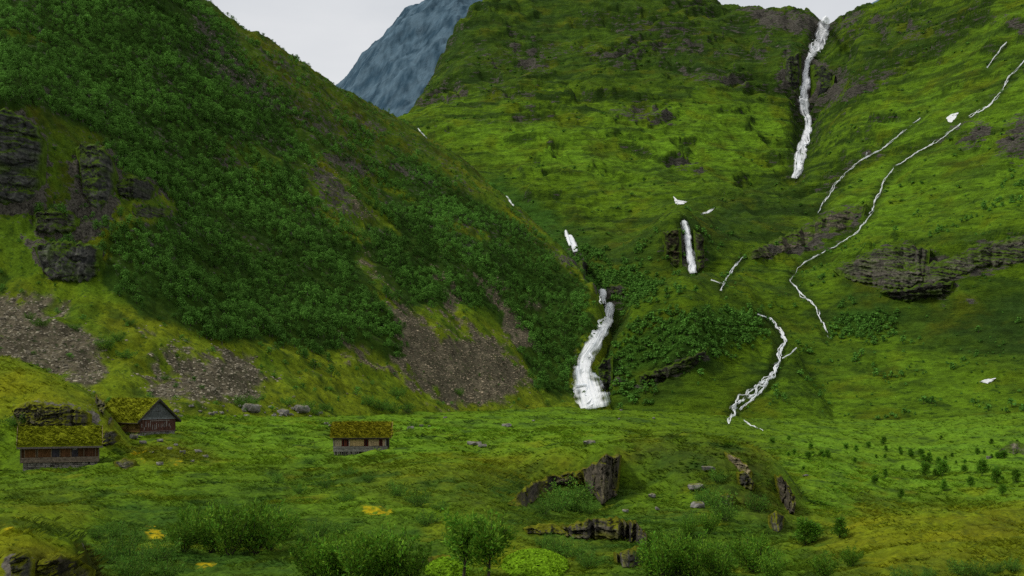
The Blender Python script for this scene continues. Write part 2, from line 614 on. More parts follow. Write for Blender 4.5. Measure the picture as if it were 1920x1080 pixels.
M_mod = TPS({
    300: [(900, 560), (800, 650), (640, 800), (480, 950), (380, 1100), (420, 1250), (700, 2200)],
    600: [(880, 540), (800, 640), (600, 800), (420, 950), (310, 1090), (350, 1250), (650, 2200)],
    735: [(870, 530), (785, 620), (560, 780), (400, 900), (290, 1030), (222, 1150), (290, 1320), (620, 2200)],
    790: [(865, 525), (780, 612), (560, 770), (400, 890), (290, 1010), (225, 1120), (178, 1280), (250, 1480), (560, 2300)],
    835: [(865, 520), (780, 605), (560, 760), (400, 885), (290, 1000), (225, 1090), (160, 1240), (92, 1370), (170, 1560), (500, 2400)],
    875: [(860, 515), (778, 600), (560, 755), (400, 880), (290, 990), (220, 1090), (140, 1240), (32, 1440), (110, 1640), (460, 2500)],
    915: [(860, 510), (775, 595), (560, 745), (400, 875), (290, 985), (215, 1090), (120, 1270), (0, 1480), (60, 1700), (420, 2500)],
    1000: [(860, 505), (770, 585), (560, 715), (420, 840), (300, 965), (215, 1085), (150, 1220), (50, 1400), (-55, 1600), (0, 1820), (360, 2600)],
    1100: [(860, 500), (768, 560), (660, 610), (560, 665), (450, 780), (380, 880), (300, 970), (215, 1080), (155, 1190), (50, 1390), (-60, 1610), (0, 1850), (340, 2600)],
    1200: [(860, 480), (772, 530), (680, 565), (590, 610), (520, 690), (440, 780), (370, 890), (300, 980), (215, 1090), (150, 1190), (60, 1370), (-45, 1600), (0, 1820), (320, 2600)],
    1270: [(860, 470), (775, 520), (680, 555), (590, 595), (535, 640), (512, 695), (420, 715), (395, 800), (340, 920), (280, 1020), (215, 1100), (150, 1205), (70, 1360), (-28, 1580), (30, 1820), (310, 2600)],
    1330: [(860, 465), (778, 515), (680, 555), (590, 595), (535, 640), (505, 700), (440, 735), (400, 800), (350, 910), (280, 1030), (210, 1120), (145, 1215), (75, 1360), (-5, 1560), (50, 1800), (300, 2500)],
    1400: [(865, 460), (782, 515), (690, 560), (600, 610), (540, 655), (480, 730), (420, 800), (370, 880), (345, 960), (280, 1060), (200, 1165), (140, 1250), (80, 1370), (12, 1530), (70, 1750), (300, 2500)],
    1490: [(868, 455), (790, 515), (700, 570), (620, 620), (560, 665), (470, 750), (390, 840), (350, 920), (335, 985), (280, 1065), (200, 1175), (185, 1215), (110, 1270), (60, 1380), (18, 1500), (80, 1700), (300, 2500)],
    1545: [(868, 450), (792, 510), (700, 570), (620, 620), (560, 665), (470, 745), (390, 825), (345, 905), (280, 1020), (215, 1135), (195, 1210), (105, 1270), (60, 1390), (34, 1490), (80, 1700), (300, 2500)],
    1600: [(868, 445), (790, 505), (700, 565), (620, 615), (550, 660), (470, 720), (400, 785), (330, 870), (250, 970), (170, 1080), (100, 1200), (30, 1420), (80, 1650), (300, 2500)],
    1660: [(865, 440), (788, 500), (700, 560), (620, 608), (550, 650), (470, 705), (400, 765), (320, 860), (230, 960), (150, 1060), (80, 1180), (4, 1380), (60, 1650), (280, 2500)],
    1760: [(860, 430), (785, 490), (710, 540), (640, 585), (585, 615), (540, 635), (470, 670), (400, 725), (300, 830), (200, 935), (100, 1060), (-60, 1300), (0, 1600), (250, 2500)],
    1920: [(855, 420), (775, 480), (715, 520), (640, 565), (575, 600), (530, 615), (450, 640), (380, 695), (260, 790), (120, 910), (0, 1030), (-150, 1250), (-60, 1600), (220, 2500)],
    2300: [(850, 400), (765, 460), (640, 520), (520, 575), (420, 620), (260, 730), (0, 920), (-250, 1150), (-150, 1600), (200, 2500)],
})
N_mod = TPS({
    900: [(950, 440), (950, 520), (950, 600), (950, 900)],
    1080: [(880, 440), (820, 500), (790, 530), (830, 600), (900, 900)],
    1135: [(850, 440), (775, 495), (700, 525), (660, 545), (720, 600), (850, 900)],
    1180: [(850, 440), (775, 490), (680, 522), (582, 560), (640, 610), (800, 900)],
    1230: [(850, 435), (775, 485), (690, 512), (620, 530), (540, 572), (600, 630), (800, 900)],
    1290: [(855, 430), (780, 480), (712, 500), (640, 512), (560, 545), (513, 590), (560, 640), (800, 900)],
    1360: [(860, 430), (783, 480), (700, 510), (620, 540), (526, 588), (580, 645), (800, 900)],
    1430: [(865, 430), (786, 480), (710, 512), (640, 545), (575, 580), (640, 640), (830, 900)],
    1490: [(870, 430), (795, 480), (740, 508), (690, 535), (650, 560), (720, 620), (860, 900)],
    1560: [(880, 430), (815, 480), (780, 510), (765, 540), (810, 600), (900, 900)],
    1750: [(960, 440), (960, 520), (960, 600), (960, 900)],
})
F_mod = TPS({
    350: [(600, 2700), (450, 3300), (380, 4200), (420, 5200), (560, 8000)],
    560: [(560, 2700), (400, 3300), (262, 4200), (330, 5200), (520, 8000)],
    650: [(540, 2700), (330, 3350), (164, 4200), (240, 5200), (480, 8000)],
    690: [(530, 2700), (300, 3350), (114, 4200), (200, 5200), (470, 8000)],
    740: [(520, 2700), (260, 3350), (64, 4200), (150, 5200), (450, 8000)],
    790: [(515, 2700), (230, 3350), (20, 4200), (110, 5200), (440, 8000)],
    840: [(515, 2700), (210, 3350), (0, 4200), (90, 5200), (430, 8000)],
    910: [(515, 2700), (190, 3350), (-25, 4200), (70, 5200), (420, 8000)],
    1100: [(515, 2700), (150, 3350), (-120, 4200), (0, 5200), (400, 8000)],
})
F2_mod = TPS({
    1400: [(500, 2300), (200, 2700), (120, 3200), (200, 4000), (500, 6000)],
    1560: [(480, 2300), (150, 2700), (46, 3200), (120, 4000), (450, 6000)],
    1600: [(470, 2300), (130, 2700), (24, 3200), (110, 4000), (440, 6000)],
    1660: [(460, 2300), (100, 2700), (-2, 3200), (80, 4000), (430, 6000)],
    1800: [(450, 2300), (60, 2700), (-60, 3200), (30, 4000), (400, 6000)],
})

NCOL = int(1150 * QUAL)
Gl = Layer(-.60, .60, NCOL, 10, 560, int(780 * QUAL), G_base, G_knoll, G_mound, G_bluff, off=26.0)
Hl = Layer(-.62, .16, int(900 * QUAL), 195, 1300, int(760 * QUAL), H_mod)
Ml = Layer(-.2, .62, int(1150 * QUAL), 430, 2300, int(850 * QUAL), M_mod, N_mod)
Fl = Layer(-.25, .06, int(360 * QUAL), 2800, 6500, int(300 * QUAL), F_mod)
F2l = Layer(.2, .36, int(200 * QUAL), 2400, 4500, int(120 * QUAL), F2_mod)
ALL = [Gl, Hl, Ml]

# ---- painted survey maps
CLIFF_H = paint(
    ([(-300, 180), (20, 195), (85, 250), (90, 390), (40, 395), (-300, 420)], 1, 14),
    ([(130, 270), (215, 268), (235, 330), (200, 440), (70, 460), (60, 400), (140, 380)], .85, 14),
    ([(60, 455), (190, 455), (195, 525), (90, 530)], 1, 8),
    ([(210, 335), (300, 335), (300, 370), (215, 372)], 1, 8),
    ([(240, 385), (340, 385), (330, 410), (250, 410)], .6, 8),
    (ell(900, 425, 70, 12, 10), .6, 10), (ell(1080, 490, 45, 22, 20), .7, 8), (ell(1140, 540, 40, 14), .9, 8))
ROCKY_H = paint(
    ([(330, -10), (380, 10), (470, 120), (560, 190), (660, 245), (640, 275), (520, 220), (400, 160), (350, 60)], .75, 20),
    ([(420, 50), (520, 90), (620, 150), (650, 180), (600, 190), (500, 130)], .5, 15),
    ([(545, 300), (620, 300), (640, 350), (720, 420), (680, 430), (590, 370)], .75, 14),
    ([(410, 250), (520, 260), (520, 275), (420, 270)], .6, 8), ([(415, 280), (470, 300), (440, 330), (410, 310)], .6, 8),
    ([(480, 70), (620, 175), (735, 300), (700, 330), (600, 280), (500, 180)], .45, 18), (ell(620, 130, 70, 16, 32), .8, 8), (ell(520, 110, 40, 12, 32), .8, 8), (ell(690, 230, 40, 12, 30), .7, 8), (ell(760, 320, 60, 12, 24), .8, 8), (ell(660, 310, 60, 14, 18), .9, 8), (ell(500, 262, 50, 9, 10), .9, 7), (ell(440, 300, 26, 9, 10), .8, 7), (ell(840, 440, 70, 10, 24), .9, 7), (ell(30, 40, 60, 14, 20), .6, 10), (ell(680, 240, 40, 25, 20), .5, 10), (ell(780, 310, 40, 12, 20), .4, 10),
    (ell(850, 450, 60, 14, 25), .6, 10))
SCREE = paint(
    ([(-60, 555), (20, 552), (110, 570), (150, 610), (190, 640), (203, 735), (150, 725), (90, 700), (0, 690), (-60, 690)], 1, 20),
    ([(250, 615), (290, 640), (330, 655), (400, 690), (460, 660), (505, 710), (522, 745), (440, 752), (300, 752), (275, 705)], 1, 20),
    ([(640, 465), (690, 490), (735, 545), (780, 590), (835, 640), (900, 640), (985, 690), (990, 720), (925, 755), (850, 768), (800, 735), (745, 690), (760, 640), (735, 575)], 1, 18),
    ([(790, 500), (830, 510), (880, 590), (960, 660), (920, 680), (850, 620)], 1, 14),
    ([(900, 515), (935, 520), (960, 580), (1010, 645), (980, 670), (935, 610)], .9, 8),
    ([(985, 550), (1030, 580), (1000, 590)], .9, 6),
    ([(640, 640), (700, 660), (740, 700), (690, 700)], .55, 10), ([(600, 300), (640, 340), (720, 415), (660, 400)], .6, 10),
    (ell(820, 560, 14, 26, -35), -.9, 6), (ell(900, 590, 22, 40, -35), -.9, 6), (ell(855, 600, 12, 16), -.9, 5), (ell(880, 625, 14, 12), -.8, 5),
    (ell(310, 700, 18, 10), -.6, 6), (ell(100, 600, 26, 12), -.6, 6))
FOREST = paint(
    ([(-300, -300), (200, -120), (390, -20), (480, 100), (600, 190), (720, 260), (860, 350), (990, 430), (1060, 500), (1110, 560), (1110, 640), (1085, 700), (1060, 745), (1000, 740), (1000, 690), (940, 620), (880, 560), (830, 590), (800, 560), (760, 600), (815, 620), (790, 650), (740, 690), (700, 650), (600, 660), (520, 640), (420, 640), (330, 610), (240, 590), (200, 520), (60, 500), (-300, 520)], 1, 12),
    ([(330, -60), (700, 170), (900, 330), (880, 350), (700, 250), (560, 180), (440, 90), (350, 0)], -.5, 20),
    ([(545, 300), (620, 305), (640, 340), (720, 420), (690, 470), (640, 440), (580, 380)], -.85, 10),
    ([(-300, 190), (80, 200), (220, 268), (240, 330), (340, 370), (340, 410), (205, 430), (195, 540), (50, 540), (-300, 540)], -.97, 10),
    ([(0, 40), (80, 60), (80, 90), (0, 80)], -.7, 10), ([(640, 465), (690, 480), (750, 560), (740, 600), (690, 540)], -.8, 8),
    ([(400, 245), (520, 265), (500, 340), (420, 330)], -.6, 12), ([(470, 60), (620, 170), (750, 300), (770, 420), (690, 450), (600, 330), (500, 200), (420, 90)], -.55, 18), ([(820, 400), (960, 440), (930, 460), (820, 430)], -.7, 8))
FOREST_M = paint(
    ([(1130, 690), (1165, 640), (1215, 600), (1300, 580), (1400, 580), (1440, 610), (1430, 640), (1370, 660), (1300, 690), (1220, 690), (1180, 700)], .9, 12), (ell(1260, 560, 90, 20), .35, 14),
    ([(880, 300), (1000, 360), (1130, 470), (1150, 520), (1100, 560), (1040, 480), (900, 370)], .8, 20),
    ([(1000, 740), (1080, 560), (1100, 580), (1090, 680), (1060, 750)], .8, 14), ([(1100, 500), (1230, 510), (1230, 540), (1160, 580), (1120, 550)], .8, 12),
    ([(1560, 600), (1640, 570), (1700, 590), (1650, 640), (1570, 635)], .8, 16), ([(1230, 470), (1330, 440), (1400, 400), (1500, 390), (1420, 430), (1330, 500), (1230, 520)], .35, 16),
    ([(1150, 700), (1220, 690), (1230, 760), (1150, 765)], .6, 14))
ROCK_M = paint(
    ([(1560, 505), (1640, 470), (1700, 455), (1760, 480), (1830, 465), (1920, 440), (2300, 430), (2300, 500), (1920, 500), (1800, 520), (1770, 555), (1690, 560), (1620, 530)], .9, 10),
    ([(1400, 480), (1440, 455), (1530, 410), (1620, 385), (1630, 400), (1590, 430), (1500, 465), (1430, 490)], .9, 6),
    (ell(1540, 180, 34, 14, -25), .5, 8), (ell(1600, 165, 50, 10, -20), .6, 8),
    ([(1380, 10), (1460, 15), (1545, 30), (1540, 60), (1420, 45)], .9, 10), ([(1560, 36), (1660, 5), (1640, 30), (1580, 60)], .8, 8),
    (ell(1485, 130, 24, 40), .8, 10), (ell(1545, 150, 30, 36), .75, 10),
    (ell(1210, 215, 70, 10), .8, 8), (ell(1000, 222, 110, 8), .6, 8), (ell(960, 175, 60, 9), .7, 8), (ell(800, 190, 40, 10, -15), .55, 8),
    (ell(870, 185, 28, 12), .6, 8), (ell(1290, 315, 44, 6), .7, 5), (ell(830, 243, 35, 6, 8), .6, 5), (ell(1130, 270, 50, 5), .35, 8),
    ([(860, 110), (960, 75), (1010, 95), (930, 130)], .55, 14), (ell(1340, 150, 50, 14), .6, 10), (ell(1060, 100, 60, 12, -15), .5, 10), (ell(1000, 120, 30, 18), .6, 10),
    (ell(1150, 95, 120, 10), .4, 10), (ell(1270, 100, 60, 12), .55, 10), (ell(1400, 100, 50, 14), .5, 10), (ell(1240, 60, 100, 10), .4, 10), (ell(1400, 60, 60, 9), .5, 8),
    (ell(1830, 255, 50, 14, -30), .85, 8), ([(1865, 300), (1900, 230), (2000, 190), (2000, 310)], .8, 12), (ell(1820, 565, 70, 10), .6, 8),
    (ell(1260, 460, 26, 40), .8, 8), (ell(1310, 475, 12, 36), .8, 6), (ell(1090, 490, 26, 20), .7, 8), (ell(1130, 545, 30, 14), .9, 6), (ell(1905, 45, 20, 14), .6, 8),
    (ell(1700, 60, 60, 14, -15), .45, 10), (ell(1640, 160, 80, 9, -20), .5, 8),
    ([(1240, 680), (1320, 640), (1330, 670), (1300, 690), (1230, 730), (1180, 735), (1200, 700)], .7, 8), (ell(1160, 700, 14, 34), .7, 7),
    (ell(1870, 705, 60, 8), .5, 8), ([(1590, 650), (1640, 665), (1680, 690), (1660, 690)], .4, 4))
BRIGHT_M = paint(
    ([(740, 215), (900, 200), (1100, 235), (1300, 190), (1480, 180), (1500, 300), (1420, 330), (1250, 360), (1000, 330), (820, 250)], 1, 30),
    ([(1560, 260), (1700, 130), (1920, 0), (2200, 0), (2000, 300), (1920, 420), (1700, 440), (1500, 560), (1480, 500), (1600, 400)], .75, 30),
    ([(1450, 680), (1700, 620), (1920, 700), (1920, 790), (1500, 800), (1400, 770)], .5, 30), (ell(1180, 460, 60, 50), .3, 30),
    ([(900, 380), (1240, 380), (1240, 430), (1000, 420)], .3, 20), (ell(1100, 80, 150, 30), .5, 20))
DARK_M = paint(  # dark turf, with spur, crevice and cloud-like shadow painted in
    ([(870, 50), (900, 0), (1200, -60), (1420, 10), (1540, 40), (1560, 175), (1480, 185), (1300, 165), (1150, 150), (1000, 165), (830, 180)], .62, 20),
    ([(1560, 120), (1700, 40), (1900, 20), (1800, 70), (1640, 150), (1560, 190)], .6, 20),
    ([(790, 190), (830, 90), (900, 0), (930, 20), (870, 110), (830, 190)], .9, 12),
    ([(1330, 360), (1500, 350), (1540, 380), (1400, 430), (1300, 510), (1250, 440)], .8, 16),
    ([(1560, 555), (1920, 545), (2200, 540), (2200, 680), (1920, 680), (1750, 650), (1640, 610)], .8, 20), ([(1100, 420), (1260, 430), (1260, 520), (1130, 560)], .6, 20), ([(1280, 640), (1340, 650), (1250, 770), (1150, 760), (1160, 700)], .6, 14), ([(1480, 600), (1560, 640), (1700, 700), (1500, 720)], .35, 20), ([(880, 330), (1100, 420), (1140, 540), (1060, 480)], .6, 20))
MEADOW = paint(
    ([(330, 775), (700, 770), (1100, 770), (1180, 800), (1090, 840), (740, 860), (600, 880), (400, 850)], .8, 20),
    ([(1450, 800), (1920, 760), (2200, 760), (2200, 950), (1560, 945), (1440, 900)], .85, 25), ([(300, 870), (620, 870), (800, 900), (900, 1000), (500, 960)], .45, 30))
OLIVE = paint(
    ([(-300, 640), (0, 670), (170, 735), (260, 840), (180, 830), (160, 780), (-300, 780)], 1, 14),
    ([(-300, 960), (0, 975), (180, 1050), (200, 1200), (-300, 1200)], 1, 18),
    ([(1540, 985), (1640, 955), (1920, 948), (2300, 945), (2300, 1200), (1500, 1200)], .9, 20),
    ([(880, 1000), (1100, 960), (1200, 1030), (1140, 1060), (900, 1100)], .6, 20), ([(640, 880), (1080, 850), (1100, 880), (940, 930), (700, 930)], .7, 20),
    ([(240, 840), (330, 830), (420, 860), (330, 875), (250, 870)], .6, 10), ([(0, 930), (160, 920), (160, 990), (0, 985)], .6, 16))
HEATH_SHADE = paint(  # brown heath, plus painted shade on the face below the knoll crest
    ([(1170, 822), (1440, 840), (1500, 950), (1480, 1010), (1390, 960), (1300, 900), (1170, 870)], .9, 16),
    ([(900, 890), (1000, 870), (1150, 850), (1160, 930), (980, 940)], .6, 16), ([(860, 930), (960, 950), (1000, 980), (860, 970)], .6, 12),
    (ell(1650, 940, 50, 10), .6, 8), (ell(1860, 990, 60, 16), .55, 12), ([(0, 1030), (170, 1040), (190, 1100), (0, 1100)], .8, 14), (ell(640, 905, 150, 20), .35, 20),
    (ell(330, 850, 70, 16), .6, 10))
HERBY_SHADE = paint(  # dark herbs, plus shade painted under the crag and among shrubs
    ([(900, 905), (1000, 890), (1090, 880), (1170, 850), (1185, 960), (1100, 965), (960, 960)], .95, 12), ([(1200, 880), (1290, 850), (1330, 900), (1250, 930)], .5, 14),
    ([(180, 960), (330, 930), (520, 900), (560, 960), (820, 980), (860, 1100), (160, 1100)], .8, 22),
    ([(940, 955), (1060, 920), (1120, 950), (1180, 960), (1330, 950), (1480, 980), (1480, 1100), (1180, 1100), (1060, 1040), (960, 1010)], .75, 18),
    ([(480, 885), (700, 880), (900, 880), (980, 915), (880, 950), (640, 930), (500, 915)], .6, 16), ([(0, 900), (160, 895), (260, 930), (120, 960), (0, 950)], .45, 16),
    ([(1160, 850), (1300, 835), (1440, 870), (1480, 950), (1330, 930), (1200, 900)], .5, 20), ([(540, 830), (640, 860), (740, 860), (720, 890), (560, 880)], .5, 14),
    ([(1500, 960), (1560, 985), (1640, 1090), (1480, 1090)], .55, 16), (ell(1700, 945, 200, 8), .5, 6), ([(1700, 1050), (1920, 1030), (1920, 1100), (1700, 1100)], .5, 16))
YELLOW = paint(
    (ell(705, 957, 34, 8, 6), 1, 4), (ell(10, 987, 20, 6, 15), 1, 4), (ell(26, 975, 8, 6), .8, 4), (ell(290, 1000, 22, 10, 20), .9, 4), (ell(390, 1062, 24, 8), .9, 4),
    (ell(330, 866, 30, 5), .5, 4), (ell(265, 860, 14, 5, 30), .7, 4), (ell(285, 990, 10, 8), .6, 4), (ell(1640, 985, 10, 4), .6, 4), (ell(1905, 990, 8, 4), .6, 4))
ROCKS_G = paint(
    ([(20, 765), (60, 752), (170, 760), (175, 790), (160, 800), (40, 800)], .9, 7),
    (ell(40, 1070, 40, 34), .7, 10), (ell(130, 1070, 40, 30), .35, 10), (ell(190, 760, 10, 26, -30), .6, 6), (ell(210, 790, 20, 14), .5, 6))


def stroke(pts, wd):
    pts = np.array(pts, float)
    out = []
    for (x0, y0), (x1, y1) in zip(pts[:-1], pts[1:]):
        t = np.array([x1 - x0, y1 - y0])
        t = t / (np.hypot(*t) + 1e-6)
        n = np.array([-t[1], t[0]]) * wd
        a, b = np.array([x0, y0]) - t * wd * .5, np.array([x1, y1]) + t * wd * .5
        out.append(([tuple(a - n), tuple(b - n), tuple(b + n), tuple(a + n)], 1, 4))
    return out


BED = paint(*(stroke([(1552, 34), (1538, 75), (1515, 114), (1508, 190), (1514, 240), (1500, 296), (1490, 334)], 20)
              + stroke([(1281, 413), (1290, 455), (1300, 512)], 13) + stroke([(1128, 540), (1140, 590), (1110, 650), (1094, 700), (1112, 764)], 34)
              + stroke([(1420, 588), (1462, 618), (1464, 660), (1447, 706), (1393, 748), (1366, 796)], 13)
              + stroke([(1726, 221), (1652, 280), (1592, 318), (1550, 372), (1532, 399)], 7)
              + stroke([(1802, 231), (1700, 298), (1655, 345), (1627, 410), (1560, 465), (1494, 501), (1484, 525), (1530, 574), (1556, 636)], 8)
              + stroke([(1922, 113), (1877, 172), (1818, 217)], 8) + stroke([(1888, 78), (1850, 127)], 6) + stroke([(1398, 478), (1350, 545)], 7)
              + stroke([(1066, 435), (1078, 470), (1110, 520), (1130, 545)], 9) + stroke([(1300, 512), (1350, 545), (1420, 588)], 6)))


def detail_ground(L_):
    X, Y = L_.X, L_.Y
    px, py = L_.px, L_.py
    near = 1 - sm(60, 240, Y)
    z = fbm(X / 18, Y / 18, 3, 1) * .8 * sm(20, 60, Y)
    z += fbm(X / 11, Y / 11, 3, 3) * .7 * sm(45, 90, Y)
    z += fbm(X / 5, Y / 5, 3, 2) * .5
    hum = np.abs(fbm(X / 2.1, Y / 2.1, 3, 5))
    z += (.32 - hum) * .55 * (.5 + .5 * near)
    z += fbm(X / .7, Y / .7, 2, 8) * .10
    z += (1 - near) * fbm(X / 34, Y / 26, 3, 11) * 1.0 * sm(160, 300, Y)
    z += sm(200, 320, Y) * (fbm(X / 9, Y / 16, 4, 12) * .9 - .35 * np.abs(fbm(X / 5, Y / 12, 3, 13)))
    he = look(HEATH_SHADE, px, py)
    z += he * fbm(X / 3, Y / 3, 4, 15, ridged=True) * .5
    # levelled pads where the cabins stand
    for cx_, cy_, cz_, ax_, ay_ in ((-56.0, 151.5, 8.3, 6.2, 4.2), (-21.7, 176.0, 8.0, 5.2, 4.0), (-56.0, 190.5, 10.6, 5.0, 5.0)):
        wgt = np.exp(-(((X - cx_) / ax_) ** 2 + ((Y - cy_) / ay_) ** 2) ** 3)
        z = z + wgt * (np.minimum(L_.Z + z, cz_ + .15 * z) - L_.Z - z)
    rk = look(ROCKS_G, px, py)
    z += rk * fbm(X / 2.5, Y / 2.5, 4, 17, ridged=True) * .8
    L_.Z = L_.Z + z


def detail_hill(L_):
    X, Y = L_.X, L_.Y
    px, py = L_.px, L_.py
    z = fbm(X / 60, Y / 60, 3, 21) * 4.5
    z += fbm((X + Y * .2) / 9, Y / 30, 3, 24) * 1.6
    z += fbm(X / 8, Y / 8, 3, 27) * 1.3
    z += fbm(X / 2.2, Y / 2.2, 3, 29) * .45
    cl = look(CLIFF_H, px + 14 * fbm(X / 6, Y / 6, 2, 30), py)
    rk = look(ROCKY_H, px + 10 * fbm(X / 6, Y / 6, 2, 31), py)
    r = fbm(X / 7, Y / 9, 5, 33, ridged=True, gain=.6)
    z += cl * r * 4.0 + rk * r * 2.2
    # ledges
    per = 9.0
    t = (L_.Z + z) / per + fbm(X / 25, Y / 25, 2, 36) * .8
    fr = t - np.floor(t)
    z += (cl * .75 + rk * .5) * (sm(.25, .75, fr) - fr) * per * .9
    z += fbm(X / 24, Y / 24, 4, 38, gain=.6) * 2.6 - np.abs(fbm((X - .4 * Y) / 20, Y / 80, 3, 39)) * 3
    L_.Z = L_.Z + z * sm(205, 260, Y)


def detail_mount(L_):
    X, Y = L_.X, L_.Y
    px, py = L_.px, L_.py
    amp = sm(470, 700, Y)
    z = fbm(X / 150, Y / 150, 3, 41) * 9 * amp
    z += fbm(X / 48, Y / 48, 5, 44, gain=.5) * 6.5 * (.3 + .7 * amp)
    z -= np.abs(fbm((X + .25 * Y) / 38, Y / 130, 4, 46)) * 9 * amp
    z += fbm(X / 11, Y / 11, 4, 48) * 1.6
    z += fbm(X / 4, Y / 4, 2, 52) * .5
    rk = look(ROCK_M, px + 10 * fbm(X / 14, Y / 14, 3, 54), py + 5 * fbm(X / 14, Y / 14, 3, 55))
    dk = look(DARK_M, px, py)
    hi = sm(720, 1000, Y)
    per = 26.0
    t = (L_.Z + z) / per + fbm(X / 120, Y / 120, 4, 57) * 2.6
    fr = t - np.floor(t)
    st = np.clip(.22 * hi + .40 * dk * hi + .6 * rk + 1.5 * hi * fbm(X / 80, Y / 80, 3, 59), 0, .95)
    z += st * (sm(.3, .7, fr) - fr) * per * .85
    per2 = 8.0
    t = (L_.Z + z) / per2 + fbm(X / 45, Y / 45, 4, 61) * 2.2
    fr = t - np.floor(t)
    z += (.25 * hi + .6 * rk) * (sm(.3, .7, fr) - fr) * per2 * .8
    z += rk * fbm(X / 16, Y / 16, 5, 63, ridged=True, gain=.6) * 3.2
    # the gorge of the tall fall
    g = np.exp(-((px - np.interp(py, [20, 60, 110, 200, 300, 340], [1552, 1545, 1520, 1508, 1505, 1492])) / 26) ** 2) * sm(20, 60, py) * (1 - sm(240, 300, py))
    z -= g * 14
    z -= look(BED, px, py) * 1.6 * (1 + Y / 900)
    L_.Z = L_.Z + z


def detail_far(L_, a=1.0):
    X, Y = L_.X, L_.Y
    q = sm(3000, 3800, Y)
    L_.Z = L_.Z + a * (fbm((X - Y * .25) / 300, (Y + X) / 560, 5, 71, ridged=True, gain=.55) * 60 + fbm(X / 60, Y / 60, 4, 75) * 11) * (.3 + .7 * q)


detail_ground(Gl)
detail_hill(Hl)
detail_mount(Ml)
detail_far(Fl)
detail_far(F2l, .35)

# ---- colours
C_GRASS = np.array([.098, .168, .006])
C_BRIGHT = np.array([.122, .238, .012])
C_MID = np.array([.060, .108, .006])
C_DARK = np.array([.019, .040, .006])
C_OLIVE = np.array([.132, .143, .005])
C_HEATH = np.array([.042, .040, .005])
C_YEL = np.array([.36, .27, .006])
C_ROCK = np.array([.075, .069, .057])
C_ROCKD = np.array([.022, .022, .020])
C_SCREE = np.array([.100, .086, .055])
C_FOREST = np.array([.014, .036, .004])


def colour_ground(L_):
    X, Y = L_.X, L_.Y
    n1 = fbm(X / 9, Y / 9, 4, 101)
    n2 = fbm(X / 2.2, Y / 2.2, 3, 105)
    n3 = fbm(X / 26, Y / 26, 3, 108)
    px = L_.px + 60 * n1 + 20 * n2
    py = L_.py + 22 * n1 + 12 * n2
    c = mixc(C_MID, C_GRASS, np.clip(.50 + .9 * n1 + .6 * n2, 0, 1))
    c = mixc(c, C_BRIGHT * np.array([.84, .86, 1]), np.clip(look(MEADOW, px, py) * (.60 + 1.1 * n3 + .6 * n2), 0, 1))
    c = mixc(c, C_OLIVE, np.clip(look(OLIVE, px, py) * (.85 + .9 * n1), 0, 1))
    c = mixc(c, C_HEATH, np.clip(look(HEATH_SHADE, px, py) * (.75 + 1.1 * n2 + .6 * n1), 0, .95))
    # moist dark hollows with herbs and dwarf willow; next, herbs with painted shade
    c = mixc(c, C_DARK, np.clip(sm(.10, .45, fbm(X / 6, Y / 6, 4, 112) + .15 * n2) * .8, 0, 1) * (1 - .6 * look(OLIVE, px, py)))
    c = mixc(c, C_DARK * np.array([1.5, 1.7, 1.3]), np.clip(look(HERBY_SHADE, px, py) * (.88 + 1.1 * n1 + .9 * n2), 0, .92))
    far = sm(200, 300, Y)
    c = mixc(c, C_DARK * 1.6, np.clip(sm(.10, .4, fbm(X / 22, Y / 34, 4, 114)) * far * .6, 0, 1))
    c = mixc(c, C_OLIVE, sm(.15, .5, fbm(X / 7, Y / 7, 3, 116)) * .45 * (Y < 260))
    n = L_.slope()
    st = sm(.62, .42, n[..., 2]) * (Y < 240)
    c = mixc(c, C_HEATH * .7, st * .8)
    rock = look(ROCKS_G, px, py) * .95 + st * .15
    yl = sm(.42, .62, look(YELLOW, L_.px + 16 * n2, L_.py + 7 * n2) * (.9 + 1.9 * fbm(X / .9, Y / .9, 3, 121)))
    c = mixc(c, C_YEL, yl * .8)
    return np.clip(c, .003, .9), rock


def colour_hill(L_):
    X, Y = L_.X, L_.Y
    n1 = fbm(X / 22, Y / 22, 5, 131)
    n2 = fbm(X / 5, Y / 5, 4, 135)
    px = L_.px + 70 * n1 + 26 * n2
    py = L_.py + 34 * n1 + 16 * n2
    up = sm(640, 420, L_.py)                      # higher turf is darker and browner
    c = mixc(C_MID, C_GRASS * np.array([.95, .9, 1]), np.clip(.42 + .9 * n1 + .6 * n2 - .5 * up, 0, 1))
    c = mixc(c, C_OLIVE, np.clip(sm(-.1, .45, fbm(X / 20, Y / 20, 3, 139)) * .65, 0, 1))
    c = mixc(c, C_HEATH, np.clip(sm(.0, .45, fbm(X / 15, Y / 15, 4, 140)) * (.35 + .3 * up), 0, 1))
    c = mixc(c, np.array([.118, .150, .007]), sm(560, 660, L_.py) * np.clip(.6 + .8 * n1 + .5 * n2, 0, 1))
    c = c * (1 - .35 * sm(400, 200, L_.py))[..., None]
    fo = look(FOREST, px, py)
    c = mixc(c, C_FOREST, sm(.2, .75, fo + .5 * n1) * .9)
    c = mixc(c, C_DARK, sm(.1, .45, fbm(X / 9, Y / 9, 4, 142)) * .75)
    n = L_.slope()
    rk = look(ROCKY_H, px, py)
    cl = look(CLIFF_H, px, py)
    sc = look(SCREE, px, py)
    scm = sm(.34, .70, sc + .75 * n2 + .45 * n1 * (sc > .05) + .35 * fbm((X - .3 * Y) / 3.5, Y / 26, 3, 148))
    c = mixc(c, C_SCREE * (.85 + .7 * fbm(X / 1.5, Y / 1.5, 3, 149))[..., None], scm)
    rock = np.maximum(np.maximum(rk * .92, cl * .84 + .35 * sm(.7, .4, n[..., 2]) * cl), .12 + .30 * up * np.clip(.45 + 1.3 * n1, 0, 1))
    rock = np.maximum(rock - .25 * scm, 0)
    return np.clip(c, .003, .9), rock


